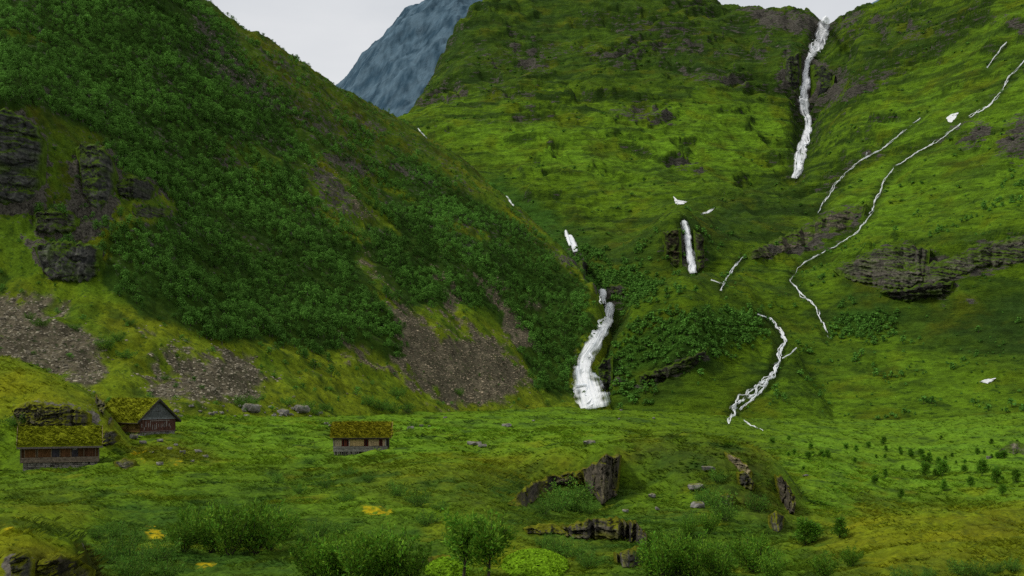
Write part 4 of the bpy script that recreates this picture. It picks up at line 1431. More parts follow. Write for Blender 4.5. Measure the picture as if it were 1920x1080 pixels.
for a in [(455, 765, 34), (475, 760, 22), (540, 760, 26), (572, 772, 30), (590, 778, 24), (715, 770, 34), (735, 775, 30), (762, 772, 24), (610, 770, 22), (690, 760, 26), (745, 745, 28), (860, 742, 20), (775, 800, 14), (800, 795, 12)]:
    plant('low_bush', *a, 'round green bush along the foot of the scree slopes', g, wide=1.15, layers=ALL)
g = 'bushes in and beside the upper scree fan'
for a in [(75, 612, 24), (55, 600, 18), (198, 655, 34), (235, 672, 26), (222, 640, 24), (310, 712, 14), (140, 618, 18), (245, 610, 18)]:
    plant('low_bush', *a, 'single green bush in or beside the grey scree above the knoll', g, wide=1.2, layers=ALL)

# ================================================================== ROCK
def cells(x, y, seed):
    """blocky fracture pattern: a constant random offset per jittered cell, and the distance to the cell edge"""
    xi, yi = np.floor(x).astype(int), np.floor(y).astype(int)
    tab = np.random.default_rng(seed).uniform(0, 1, (64, 64, 3))
    d1 = np.full(x.shape, 9.)
    d2 = np.full(x.shape, 9.)
    v = np.zeros(x.shape)
    for a in (-1, 0, 1):
        for b in (-1, 0, 1):
            q = tab[(xi + a) % 64, (yi + b) % 64]
            d = (xi + a + q[..., 0] - x) ** 2 + (yi + b + q[..., 1] - y) ** 2
            new = d < d1
            d2 = np.where(new, d1, np.minimum(d2, d))
            v = np.where(new, q[..., 2], v)
            d1 = np.where(new, d, d1)
    return v, np.sqrt(d2) - np.sqrt(d1)


M_CLIFF = M_CRAG
M_CRAG = mat_attr('near_crag_rock', 2.2, .35, 1.65, 1.0, 5.0, .14, detail=10)


def crag(top, bot, label, relief=1.0, cell=(1.6, 2.6), layers=None, upright=.6, moss=.5, tint=(1, 1, 1), step=1.1, name='rock_outcrop', tilt=0., seed=0, cat='rock outcrop', group=None):
    top = np.array(top, float)
    bot = np.array(bot, float)
    ln = np.r_[0, np.cumsum(np.hypot(*np.diff((top + bot) / 2, axis=0).T))]
    hgt = np.max(np.hypot(*(bot - top).T))
    nu = int(max(10, ln[-1] / step))
    nv = int(max(8, hgt / step))
    s = np.linspace(0, ln[-1], nu)
    T = np.stack([np.interp(s, ln, top[:, k]) for k in (0, 1)], -1)
    B_ = np.stack([np.interp(s, ln, bot[:, k]) for k in (0, 1)], -1)
    rag = np.array([perlin(np.array([q / 9. + seed]), np.array([seed * 1.7]), 3)[0] for q in s]) * 5
    T[:, 1] += rag * min(1, hgt / 40)
    B_[:, 1] += np.roll(rag, 7) * min(1, hgt / 40)
    L_ = layers or [Gl]
    pt = [see(*p, L_) for p in T]
    pb = [see(*p, L_) for p in B_]
    yt = np.array([p[1] if p is not None else np.nan for p in pt])
    yb = np.array([p[1] if p is not None else np.nan for p in pb])
    md = np.nanmedian(np.r_[yt, yb])
    yt = np.where(np.isnan(yt), md, yt)
    yb = np.where(np.isnan(yb), md, yb)
    k = np.ones(5) / 5
    yt = np.convolve(np.pad(yt, 2, 'edge'), k, 'valid')
    yb = np.convolve(np.pad(yb, 2, 'edge'), k, 'valid')
    yt = np.maximum(yt, yb)
    v = np.linspace(0, 1, nv)[:, None]
    px_ = T[None, :, 0] * (1 - v) + B_[None, :, 0] * v
    py_ = T[None, :, 1] * (1 - v) + B_[None, :, 1] * v
    yf = yb * upright + yt * (1 - upright)          # crest of the face leans back a little from its foot
    Yf = yf[None] * (1 - v) + yb[None] * v
    X_ = (px_ - 960) / F * Yf
    Z_ = CZ + (HOR - py_) / F * Yf
    edge = np.minimum(np.minimum(v, 1 - v) * nv / 4, np.minimum(np.arange(nu), np.arange(nu)[::-1])[None] / min(9., nu / 4))
    edge = sm(0, 1, edge)
    wx = X_ + Z_ * tilt + .8 * fbm(X_ / 3, Z_ / 3, 2, seed + 5)
    wz = Z_ - X_ * tilt + .8 * fbm(X_ / 3, Z_ / 3, 2, seed + 6)
    c1, e1 = cells(wx / cell[0], wz / cell[1], seed + 1)
    c2, e2 = cells(wx / cell[0] * 2.6, wz / cell[1] * 2.6, seed + 2)
    rg = fbm(wx / cell[0], wz / cell[1], 4, seed + 9, ridged=True)
    c3, e3 = cells(wx / cell[0] / 3.2, wz / cell[1] * 2.2, seed + 3)
    off = relief * (.45 + .40 * (c1 - .5) + .35 * (c2 - .5) + .75 * (c3 - .5) + .55 * rg + .30 * fbm(wx / cell[0] * 3, wz / cell[1] * 3, 3, seed + 4) - .12 * sm(.10, 0, e1) - .10 * sm(.12, 0, e3))
    Yd = Yf - edge * off + (1 - edge) * (.3 * relief)
    Xd = X_ + edge * relief * .25 * (c1 - .5)
    # mossy cap running back to the turf behind the crest
    ncap = 4
    q = np.linspace(1, 0, ncap + 1)[:-1, None]
    Yc = yf[None] * (1 - q) + (np.maximum(yt, yf + .5) + .3 * relief)[None] * q
    Xc = (T[None, :, 0] - 960) / F * Yc
    Zc = CZ + (HOR - T[None, :, 1]) / F * Yc - .25 * relief * q
    V = np.stack([np.r_[Xc, Xd], np.r_[Yc, Yd], np.r_[Zc, Z_]], -1)
    du = np.gradient(V, axis=1)
    dv = np.gradient(V, axis=0)
    n = unit(np.cross(du, dv))
    n = n * np.where(n[..., 1:2] > 0, -1, 1)
    N_ = V.shape[0]
    fine = fbm(V[..., 0] / cell[0] * 4.5, V[..., 2] / cell[1] * 5, 3, seed + 13)
    base = mixc(C_ROCKD, C_ROCK * 1.35, np.clip(.36 + .5 * (np.r_[np.ones((ncap, nu)) * .5, c3] - .5) + .8 * fine + .7 * fbm(V[..., 0] / cell[0], V[..., 2] / cell[1] * 1.5, 5, seed + 12), 0, 1)) * np.array(tint)
    crack = np.r_[np.ones((ncap, nu)), np.minimum(.45 + .55 * sm(0, .09, e1), .55 + .45 * sm(0, .08, e3))]
    base = mixc(C_ROCKD * .4, base, crack)
    ms = sm(.35, .8, n[..., 2] + .6 * 1.5 * fbm(V[..., 0] / cell[0] / 2.2, V[..., 2] / cell[1] / 1.4, 5, seed + 15) + (moss - .5))
    ms[ncap:] = np.maximum(ms[ncap:], sm(1.0, .25, edge + .9 * fbm(X_ / cell[0] / 1.3, Z_ / cell[1] / 1.3, 3, seed + 17)))
    ms[:ncap] = 1
    base = mixc(base, (C_OLIVE if md < 240 else C_MID) * .75, np.clip(ms, 0, 1) * .92)
    me = mesh_np(name, V.reshape(-1, 3), grid_faces(N_, nu), np.full((N_ - 1) * (nu - 1), 4), base.reshape(-1, 3), M_CRAG if md < 240 else M_CLIFF)
    return link(name, me, label=label, cat=cat, group=group)


crag([(1085, 882), (1110, 870), (1135, 852), (1166, 852)], [(1092, 905), (1110, 930), (1132, 948), (1161, 918)], 'tall dark jointed crag face below the edge of the central knoll', 1.0, (.65, 3.2), moss=.25, upright=.95, seed=1, tint=(1.25, 1.15, 1.0))
crag([(952, 944), (985, 912), (1010, 898), (1050, 888), (1097, 882)], [(972, 953), (1000, 943), (1020, 926), (1055, 908), (1097, 912)], 'slanting dark rock band running down left from the tall crag', .8, (1.0, 1.6), moss=.35, upright=.9, seed=2, tilt=.4, tint=(1.2, 1.1, .95))
crag([(1050, 988), (1100, 974), (1150, 970), (1192, 978), (1214, 1002)], [(1056, 1004), (1100, 1012), (1150, 1012), (1190, 1016), (1213, 1040)], 'low dark slab with a flat mossy top under the main crag',   .55, (1.7, .8), moss=.28, upright=.95, seed=3, tint=(1.1, 1.05, .95))
crag([(980, 990), (1010, 982), (1040, 984), (1066, 990)], [(985, 1000), (1010, 1003), (1040, 1002), (1066, 1004)], 'shadowed rock ledge joining the low slab on its left', .5, (.8, .7), moss=.45, upright=.9, seed=4)
crag([(1150, 1038), (1180, 1030), (1205, 1022), (1213, 1030)], [(1152, 1058), (1180, 1066), (1200, 1060), (1212, 1042)], 'small dark rock face beneath the low mossy slab', .5, (.7, .9), moss=.35, upright=.9, seed=5)
crag([(800, 1046), (830, 1040), (860, 1044)], [(802, 1056), (830, 1058), (858, 1056)], 'thin dark rock ledge left of the bottom birches', .4, (.7, .6), moss=.4, upright=.9, seed=6)
crag([(1358, 847), (1380, 856), (1398, 868), (1412, 886)], [(1362, 860), (1380, 876), (1394, 894), (1408, 904)], 'pale tan slanting rock near the top of the heathery knoll', .7, (.8, .8), moss=.1, upright=.8, seed=7, tint=(3.2, 2.8, 2.0))
crag([(1380, 888), (1395, 884), (1412, 898), (1416, 910)], [(1384, 905), (1396, 918), (1408, 922), (1414, 918)], 'dark rock under the pale slanting rock on the heathery knoll', .7, (.7, 1.), moss=.3, upright=.9, seed=8)
crag([(1452, 890), (1468, 893), (1482, 915), (1492, 942)], [(1456, 920), (1468, 945), (1480, 962), (1491, 968)], 'dark broken rock face on the steep right end of the knoll', .8, (.8, 1.2), moss=.3, upright=.9, seed=9, tint=(1.2, 1.1, .95))
crag([(1440, 968), (1455, 958), (1472, 968)], [(1441, 988), (1455, 1000), (1470, 990)], 'dark rock low on the right end of the knoll above the shrubs', .6, (.8, .9), moss=.55, upright=.9, seed=10)
crag([(1345, 930), (1362, 922), (1380, 930)], [(1348, 945), (1362, 950), (1378, 946)], 'small dark rock patch on the front of the heathery knoll', .6, (.7, .8), moss=.4, upright=.9, seed=11)
crag([(22, 770), (50, 754), (100, 757), (140, 763), (172, 775)], [(26, 792), (60, 806), (110, 806), (145, 806), (170, 803)], 'grey rock face of the mossy knoll right behind the long brown cabin', .9, (.9, .9), moss=.5, upright=.75, seed=12, tint=(1.1, 1.05, .95))
crag([(178, 738), (194, 750), (206, 772), (214, 792)], [(176, 752), (188, 772), (200, 794), (208, 806)], 'bare grey rock rib down the right flank of the mossy knoll', .6, (.7, .9), moss=.4, upright=.6, seed=13, tint=(1.5, 1.45, 1.35))
crag([(176, 812), (195, 806), (215, 808), (226, 818)], [(180, 830), (196, 836), (212, 834), (222, 828)], 'dark rounded rock under the knoll between the two left cabins', .7, (.9, .7), moss=.3, upright=.9, seed=14)
crag([(212, 868), (230, 858), (250, 860), (256, 868)], [(216, 876), (232, 880), (246, 876), (254, 872)], 'grey rock in the grass below the gabled cabin', .6, (.8, .6), moss=.2, upright=.8, seed=15, tint=(1.3, 1.3, 1.3))
crag([(18, 1044), (36, 1034), (52, 1040), (64, 1052)], [(18, 1088), (36, 1092), (52, 1092), (62, 1090)], 'pale grey bare rock patch on the bottom left mossy mound', .35, (.7, .5), moss=.42, upright=.7, seed=16, tint=(1.25, 1.25, 1.2))
crag([(70, 1050), (110, 1040), (150, 1052), (178, 1072)], [(70, 1092), (110, 1094), (150, 1094), (174, 1092)], 'dark overhung side of the bottom left mossy mound', .35, (.8, .4), moss=.6, upright=.7, seed=17, tint=(.7, .65, .5))
# hillside and mountain cliffs
HL = [Hl]
crag([(-120, 200), (-40, 196), (20, 205), (70, 235), (88, 270)], [(-120, 385), (-40, 385), (20, 385), (60, 375), (84, 340)], 'big dark layered cliff at the left edge of the hillside', 1.92, (4, 3.0), HL, .55, .48, step=1.8, seed=21, name='cliff', cat='cliff', tint=(.85, .92, .98))
crag([(140, 275), (165, 268), (195, 280), (212, 300), (222, 330)], [(150, 340), (165, 380), (185, 400), (205, 380), (220, 350)], 'dark upright cliff just right of the big layered cliff', 1.56, (3, 3.4), HL, .55, .48, step=1.7, seed=22, name='cliff', cat='cliff', tint=(.9, .95, 1))
crag([(62, 462), (90, 452), (130, 452), (170, 458), (192, 470)], [(72, 490), (95, 525), (130, 532), (165, 530), (190, 512)], 'square dark grey cliff block standing above the grass slope', 1.32, (2.6, 4.2), HL, .7, .48, step=1.5, seed=23, name='cliff', cat='cliff', tint=(.95, 1, 1.05))
crag([(212, 340), (245, 330), (280, 338), (298, 352)], [(216, 364), (245, 376), (278, 376), (294, 366)], 'small dark overhanging cliff deep in the hillside wood', 1.44, (2.6, 2.0), HL, .7, .48, step=1.5, seed=24, name='cliff', cat='cliff', tint=(.75, .8, .8))
crag([(60, 400), (90, 392), (130, 396), (150, 410)], [(62, 432), (90, 440), (130, 440), (146, 432)], 'broken mossy cliff between the layered cliff and the square block', 2.0, (2.6, 2.2), HL, .6, .55, step=1.6, seed=25, name='cliff', cat='cliff')
crag([(245, 392), (280, 384), (320, 392)], [(250, 405), (280, 412), (316, 406)], 'low mossy rock step below the small overhanging cliff', 1.6, (2.6, 1.6), HL, .6, .55, step=1.5, seed=26, name='cliff', cat='cliff')
ML = [Ml]
crag([(1562, 505), (1600, 488), (1650, 464), (1700, 456), (1745, 468)], [(1580, 520), (1610, 530), (1655, 540), (1700, 545), (1740, 520)], 'broad grey rock slab at the left end of the long right rock band', 2.4, (9, 3.2), ML, .5, .42, step=1.4, seed=27, name='cliff', cat='cliff', tint=(1.3, 1.27, 1.2), tilt=-.25)
crag([(1720, 500), (1770, 488), (1830, 468), (1880, 450), (1930, 440), (2020, 432)], [(1725, 535), (1775, 530), (1830, 505), (1880, 498), (1930, 492), (2020, 486)], 'grey layered rock slab running to the right frame edge', 2.4, (9, 3.0), ML, .5, .45, step=1.4, seed=28, name='cliff', cat='cliff', tint=(1.3, 1.27, 1.2), tilt=-.25)
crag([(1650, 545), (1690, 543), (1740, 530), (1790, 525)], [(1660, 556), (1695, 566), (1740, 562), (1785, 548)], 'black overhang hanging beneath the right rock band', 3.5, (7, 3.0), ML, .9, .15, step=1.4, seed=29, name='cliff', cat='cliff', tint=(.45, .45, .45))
crag([(1400, 476), (1440, 455), (1490, 432), (1540, 408), (1590, 390), (1625, 382)], [(1405, 488), (1445, 484), (1495, 466), (1540, 448), (1590, 430), (1620, 405)], 'slanting bare rock band between the two thin streams', 2.0, (7, 4.0), ML, .5, .32, step=1.4, seed=30, name='cliff', cat='cliff', tint=(1.3, 1.2, 1.05), tilt=-.35)
crag([(1240, 436), (1258, 432), (1277, 428)], [(1246, 480), (1262, 498), (1280, 508)], 'brown rock wall at left of the middle waterfall', 3, (4, 6), ML, .5, .45, step=1.3, seed=31, name='cliff', cat='cliff', tint=(.75, .64, .5))
crag([(1300, 430), (1312, 436), (1322, 446)], [(1304, 510), (1314, 508), (1322, 500)], 'dark wet rock wall at right of the middle waterfall', 3, (4, 6), ML, .5, .45, step=1.3, seed=32, name='cliff', cat='cliff', tint=(.6, .55, .5))
crag([(1468, 118), (1482, 102), (1503, 98)], [(1470, 140), (1484, 172), (1503, 190)], 'dark gorge wall at left of the tall waterfall', 4, (7, 12), ML, .3, .5, step=1.3, seed=33, name='cliff', cat='cliff', tint=(.8, .82, .85))
crag([(1520, 120), (1540, 124), (1566, 140)], [(1521, 190), (1540, 180), (1564, 158)], 'dark gorge wall at right of the tall waterfall', 4, (7, 10), ML, .3, .55, step=1.3, seed=34, name='cliff', cat='cliff', tint=(.45, .5, .5))
crag([(1138, 534), (1160, 532), (1180, 540)], [(1140, 552), (1160, 556), (1178, 552)], 'dark rock lip right of the lowest waterfall top', 2.4, (4, 4), ALL, .6, .2, step=1.2, seed=35, name='cliff', cat='cliff', tint=(.6, .6, .6))
crag([(1118, 690), (1132, 672), (1150, 668)], [(1122, 722), (1134, 735), (1148, 728)], 'black wet rock beside the lowest waterfall', 2.0, (3, 4), ALL, .6, .3, step=1.2, seed=36, name='cliff', cat='cliff', tint=(.4, .42, .42))
crag([(1190, 706), (1220, 694), (1260, 684), (1300, 664), (1330, 650)], [(1196, 722), (1222, 722), (1262, 704), (1300, 690), (1326, 668)], 'rock step under the wooded moraine, darkened with painted crevice shadow', 2.2, (3, 3), ALL, .7, .35, step=1.2, seed=37, name='cliff', cat='cliff', tint=(.45, .45, .42))  # low tint paints the shadow of the crevice onto the rock
crag([(1080, 495), (1095, 488), (1108, 500)], [(1083, 520), (1096, 524), (1106, 518)], 'dark rock just below the small left waterfall', 2.4, (4, 4), ALL, .6, .3, step=1.2, seed=38, name='cliff', cat='cliff', tint=(.6, .6, .6))

# ---- single boulders
b_me = []
for i in range(7):
    V, f, c = stone_arrays(700 + i)
    import bmesh
    bm = bmesh.new()
    vs = [bm.verts.new(v) for v in V]
    for t in f:
        bm.faces.new([vs[k] for k in t])
    bmesh.ops.subdivide_edges(bm, edges=bm.edges, cuts=3, use_grid_fill=True)
    rr = np.random.default_rng(i)
    for v in bm.verts:
        co = np.array(v.co)
        d = fbm(np.array([co[0] * 2 + i * 9 + co[2]]), np.array([co[1] * 2 - co[2] * 1.5]), 4, 61)[0]
        v.co = co * (1 + .16 * d)
    me = bpy.data.meshes.new('boulder')
    bm.to_mesh(me)
    bm.free()
    n = len(me.vertices)
    at = me.attributes.new('Col', 'FLOAT_COLOR', 'POINT')
    cc = np.ones((n, 4), np.float32)
    V = np.array([v.co[:] for v in me.vertices])
    nn = np.array([v.normal[:] for v in me.vertices])
    base = np.array([.17, .16, .145]) * (1 + .5 * fbm(V[:, 0] * 3, V[:, 1] * 3 + V[:, 2] * 2, 3, i))[:, None]
    cc[:, :3] = mixc(base, C_OLIVE * .8, sm(.75, 1.0, nn[:, 2] + .35 * fbm(V[:, 0] * 2, V[:, 1] * 2, 2, i + 3)) * .8)
    at.data.foreach_set('color', cc.ravel())
    me.materials.append(M_STONE)
    b_me.append(me)


def boulder(px_, py_, wpx, label, group=None, flat=.75):
    p = see(px_, py_)
    s = wpx / F * p[1] * .55
    o = link('boulder', random.choice(b_me), label=label, cat='boulder', group=group, loc=p + np.array([0, 0, s * .3]), rotz=random.uniform(0, 6.28))
    o.scale = (s, s, s * flat * 1.3)


boulder(470, 772, 34, 'large pale boulder at the foot of the middle scree patch', flat=.8)
boulder(396, 778, 12, 'small white boulder left of the large pale boulder by the scree')
boulder(565, 772, 30, 'dark mossy boulder by bushes below the middle scree')
boulder(530, 776, 22, 'grey boulder between the large pale boulder and the dark mossy one')
boulder(1105, 834, 26, 'pale tan flat boulder on the knoll edge above the tall crag', flat=.5)
boulder(890, 836, 30, 'flat grey boulder lying alone in the meadow right of the lone cabin', flat=.35)
boulder(905, 838, 16, 'small grey boulder touching the flat meadow boulder', flat=.5)
boulder(950, 800, 18, 'low boulder in the far meadow below the brown scree', flat=.5)
crag([(1872, 846), (1890, 832), (1912, 828), (1940, 838)], [(1874, 853), (1892, 850), (1912, 852), (1938, 856)], 'large pale boulder with mossy top at the right edge of the meadow', .9, (1.6, 1.2), moss=.3, upright=.8, seed=41, tint=(2.2, 2.1, 1.8), name='boulder', cat='boulder')
boulder(1855, 860, 12, 'small pale boulder left of the large right edge boulder')
boulder(1872, 858, 9, 'tiny pale boulder next to the large right edge boulder')
boulder(1327, 882, 24, 'curved pale boulder near the top of the heathery knoll', flat=.5)
boulder(1305, 918, 32, 'broad pale boulder halfway down the heathery knoll', flat=.6)
boulder(1308, 952, 30, 'grey boulder lowest on the front of the heathery knoll', flat=.6)
boulder(1222, 932, 16, 'small tan boulder right of the tall crag on the knoll slope')
boulder(1232, 955, 12, 'small tan boulder below another right of the tall crag')
boulder(1173, 960, 12, 'brown boulder at the lower right foot of the tall crag')
boulder(1510, 893, 12, 'little pale boulder in the meadow right of the knoll', flat=.5)
boulder(250, 822, 20, 'whitish boulder under the left corner of the gabled cabin')
boulder(268, 832, 14, 'grey boulder below the gabled cabin beside the whitish one')
g = 'boulders on the bank below the gabled cabin'
for a in [(300, 828, 12), (318, 842, 10), (342, 850, 13), (372, 848, 14), (385, 858, 12), (360, 866, 9), (285, 850, 10), (300, 872, 14), (330, 835, 8)]:
    boulder(*a, 'grey boulder on the mossy bank below the gabled cabin', g)
g = 'boulders along the foot of the screes'
for i in range(34):
    boulder(random.uniform(330, 640), random.uniform(762, 782), random.uniform(4, 11), 'small pale boulder in the line of stones at the scree foot', g)
g = 'stones in the far meadow'
for a in [(835, 784, 7), (1160, 786, 6), (1225, 785, 7), (805, 800, 6), (770, 805, 14), (790, 800, 9), (1165, 770, 6), (620, 800, 10), (612, 795, 8), (1000, 790, 6)]:
    boulder(*a, 'small pale stone lying in the far meadow before the waterfall', g)

# ================================================================== WATER
def mat_water():
    m, t, b = mat_base('white_water', .45)
    at = t.nodes.new('ShaderNodeAttribute')
    at.attribute_name = 'Col'
    t.links.new(at.outputs['Color'], b.inputs['Base Color'])
    b.inputs['Specular IOR Level'].default_value = .3
    tr = t.nodes.new('ShaderNodeBsdfTranslucent')
    ms = t.nodes.new('ShaderNodeMixShader')
    ms.inputs['Fac'].default_value = .3
    t.links.new(at.outputs['Color'], tr.inputs['Color'])
    t.links.new(b.outputs['BSDF'], ms.inputs[1])
    t.links.new(tr.outputs['BSDF'], ms.inputs[2])
    al = t.nodes.new('ShaderNodeAttribute')
    al.attribute_name = 'Cover'
    tp = t.nodes.new('ShaderNodeBsdfTransparent')
    mt = t.nodes.new('ShaderNodeMixShader')
    t.links.new(al.outputs['Fac'], mt.inputs['Fac'])
    t.links.new(tp.outputs['BSDF'], mt.inputs[1])
    t.links.new(ms.outputs['Shader'], mt.inputs[2])
    t.links.new(mt.outputs['Shader'], t.nodes['Material Output'].inputs['Surface'])
    return m


def cover(me, a):
    at = me.attributes.new('Cover', 'FLOAT', 'POINT')
    at.data.foreach_set('value', np.asarray(a, np.float32).ravel())


M_WATER = mat_water()


def falls(name, paths, label, cat, braid=.5, seed=0, step=.9, lift=1.0, wander=3., group=None, strands=0, sheet=True, layers=None):
    """white water following the ground: a thin sheet torn into streaks, and single strands that wander and cross"""
    Vs, Fs, Cs, As = [], [], [], []
    cnt = [0]

    def ribbon(cx, cy, wd, s, sd, streak, full):
        n = len(s)
        dep = np.array([(lambda p: p[1] if p is not None else np.nan)(see(a, b, layers)) for a, b in zip(cx, cy)])
        dep = np.where(np.isnan(dep), np.nanmedian(dep), dep)
        med = np.array([np.median(dep[max(0, i - 4):i + 5]) for i in range(n)])
        mn = np.array([np.percentile(med[max(0, i - 2):i + 3], 20) for i in range(n)])
        tx, ty = np.gradient(cx), np.gradient(cy)
        tl = np.hypot(tx, ty) + 1e-9
        sx, sy = -ty / tl, tx / tl
        m = int(max(5, np.max(wd) / .55))
        q = np.linspace(-1, 1, m)[None]
        PX = cx[:, None] + sx[:, None] * q * wd[:, None] / 2
        PY = cy[:, None] + sy[:, None] * q * wd[:, None] / 2
        across = q * wd[:, None] / 2 + wander * .3 * fbm(s / 22, s * 0 + sd, 2, seed + 6)[:, None]
        nz_ = fbm(across / 6.5 + sd, s[:, None] / (40. * streak), 3, seed + 7)
        fine = fbm(across / 3.2 + sd, s[:, None] / (26. * streak), 2, seed + 9)
        rag = fbm(q * 1.1 + sd, s[:, None] / 20., 3, seed + 11)
        D = mn[:, None] - lift * (1.0 + .25 * nz_) - (1 - q ** 2) * lift * .5
        gap = fbm(s / 20, s * 0 + sd * 3., 2, seed + 13)[:, None]
        A_ = sm(1.0, .36, np.abs(q) + .65 * rag + .2 * fine)
        if full:
            A_ = A_ * sm(.72 - braid, .36 - braid, nz_ * 1.1 + .5 * fine + (.3 * gap if braid > 0 else 0))
        else:
            A_ = A_ * sm(.30, -.06, gap + .5 * nz_)
        A_ = np.clip(A_ * 1.05, 0, 1) * np.ones_like(PX)
        k = A_ > .02
        kf = k[:-1, :-1] | k[1:, :-1] | k[:-1, 1:] | k[1:, 1:]
        Fs.append(grid_faces(n, m)[kf.ravel()] + cnt[0])
        Vs.append(np.stack([(PX - 960) / F * D, D, CZ + (HOR - PY) / F * D], -1).reshape(-1, 3))
        As.append(A_.ravel())
        tone = np.clip(.90 - .75 * np.maximum(nz_, 0) - .5 * np.maximum(fine, 0) - .15 * q ** 4, .2, 1)
        Cs.append(mixc(np.array([.56, .62, .67]), np.array([.94, .95, .96]), sm(.35, .85, tone)).reshape(-1, 3))
        cnt[0] += n * m

    for pi, path in enumerate(paths):
        path = np.array(path, float)
        ln = np.r_[0, np.cumsum(np.hypot(*np.diff(path[:, :2], axis=0).T))]
        n = int(max(8, ln[-1] / step))
        s = np.linspace(0, ln[-1], n)
        path[:, 2] *= .72 if name == 'stream' else .95
        cx, cy, wd = [np.interp(s, ln, path[:, k]) for k in range(3)]
        kk = min(9, n // 3 * 2 - 1)
        for a in (cx, wd):
            pad = np.pad(a, kk // 2, 'edge')
            a[:] = np.convolve(pad, np.ones(kk) / kk, 'valid')[:n]
        end = np.clip((np.minimum(s, ln[-1] - s) if name == 'stream' else s) / 6 + .45, 0, 1)
        cx = cx + wander * fbm(s / 30, s * 0 + seed + pi, 3, seed + 2) * np.minimum(1, wd / 14 + .3)
        tx, ty = np.gradient(cx), np.gradient(cy)
        tl = np.hypot(tx, ty) + 1e-9
        if sheet:
            ribbon(cx, cy, wd * (1 + .3 * fbm(s / 26, s * 0 + 5 + seed, 2, seed + 3)) * end, s, seed + pi, 1.5, True)
        for k in range(strands):
            sd = seed * 7.3 + pi * 3.1 + k * 11.7
            off = np.clip(fbm(s / 17 + k * 5, s * 0 + sd, 3, seed + 20 + k) * 1.1 + (k - (strands - 1) / 2) / max(1, strands) * .7, -1, 1) * wd * (.62 if name == 'waterfall' else .5)
            w2 = 1.25 * np.clip(2.1 + 3.6 * fbm(s / 11, s * 0 + sd, 3, seed + 30), 1.2, 6) * np.clip(wd / 11, .62, 1.5)
            ribbon(cx - ty / tl * off, cy + tx / tl * off, w2, s, sd, 1.0, False)
    V, f, c = np.concatenate(Vs), np.concatenate(Fs), np.concatenate(Cs)
    used = np.unique(f)
    mp_ = np.full(len(V), -1)
    mp_[used] = np.arange(len(used))
    me = mesh_np(name, V[used], mp_[f], np.full(len(f), 4), c[used], M_WATER)
    cover(me, np.concatenate(As)[used])
    return link(name, me, label=label, cat=cat, group=group)


falls('waterfall', [[(1551, 31, 12), (1546, 45, 26), (1541, 60, 34), (1537, 75, 36), (1530, 90, 34), (1521, 102, 18), (1515, 114, 12), (1512, 130, 14), (1509, 160, 20), (1506, 190, 26), (1508, 205, 22), (1514, 220, 18), (1516, 240, 20), (1512, 260, 20), (1504, 278, 22), (1500, 296, 26), (1498, 315, 24), (1490, 334, 16)]],
      'tall white waterfall plunging from the notch at the mountain top', 'waterfall', .16, 1, lift=4.5, strands=3, layers=[Ml])
falls('waterfall', [[(1281, 413, 14), (1286, 430, 17), (1290, 455, 16), (1295, 480, 19), (1300, 512, 20)]], 'middle waterfall dropping straight over a brown rock wall', 'waterfall', .05, 2, lift=4.0, wander=1, strands=2)
falls('waterfall', [[(1128, 540, 14), (1130, 555, 16), (1131, 570, 12)], [(1145, 567, 18), (1140, 590, 26), (1130, 615, 32), (1114, 645, 34), (1096, 672, 38), (1093, 700, 50), (1101, 730, 66), (1112, 766, 84)]], 'widest white waterfall fanning out onto the valley floor', 'waterfall', -.55, 3, lift=3.5, wander=1, strands=2, layers=[Hl, Ml])
falls('waterfall', [[(1060, 431, 7), (1064, 445, 9), (1070, 460, 8)], [(1068, 440, 10), (1074, 455, 14), (1080, 472, 14)]], 'small white waterfall high on the dark gully above the widest fall', 'waterfall', .0, 4, lift=2.2, wander=1, strands=1)
falls('stream', [[(1420, 588, 8), (1445, 598, 12), (1462, 618, 16), (1471, 640, 18), (1464, 660, 18), (1461, 680, 22), (1447, 706, 22), (1420, 728, 26), (1393, 748, 30), (1374, 768, 28), (1366, 796, 12)], [(1494, 652, 5), (1482, 664, 6), (1466, 672, 7)], [(1440, 715, 10), (1420, 742, 12), (1385, 768, 10)]],
      'white braided stream winding down right of the wooded moraine', 'stream', .42, 5, lift=1.6, wander=8, strands=5, sheet=False)
falls('stream', [[(1394, 787, 5), (1408, 797, 8), (1432, 808, 6)]], 'short white stream reach on the meadow edge below the braided stream', 'stream', .3, 6, lift=.8, strands=3, sheet=False)
falls('stream', [[(1726, 221, 4), (1690, 250, 6), (1652, 280, 8), (1622, 296, 8), (1592, 318, 9), (1566, 345, 11), (1550, 372, 12), (1532, 399, 8)], [(1626, 285, 4), (1620, 298, 5)]], 'thin stream slanting down the slope nearest the tall waterfall', 'stream', .3, 7, lift=1.2, wander=4, strands=2, sheet=False)
falls('stream', [[(1802, 231, 6), (1760, 262, 9), (1700, 298, 8), (1670, 320, 10), (1655, 345, 12), (1642, 380, 15), (1627, 410, 12), (1602, 440, 8), (1560, 465, 7), (1520, 486, 8), (1494, 501, 10), (1484, 525, 13), (1500, 550, 14), (1530, 574, 14), (1538, 598, 14), (1556, 636, 12)], [(1500, 548, 8), (1515, 565, 6)]],
      'longest thin stream curving down the right slope past the rock bands', 'stream', .3, 8, lift=1.2, wander=5, strands=2, sheet=False)
falls('stream', [[(1922, 113, 6), (1893, 143, 8), (1877, 172, 10), (1855, 198, 12), (1834, 210, 13), (1816, 218, 10)]], 'upper stream entering at the right frame edge', 'stream', .15, 9, lift=1.6, wander=3, strands=3, sheet=False)
falls('stream', [[(1888, 78, 4), (1868, 103, 7), (1850, 127, 6)]], 'short highest stream near the top right corner', 'stream', .3, 10, lift=1.6, wander=2, strands=2, sheet=False)
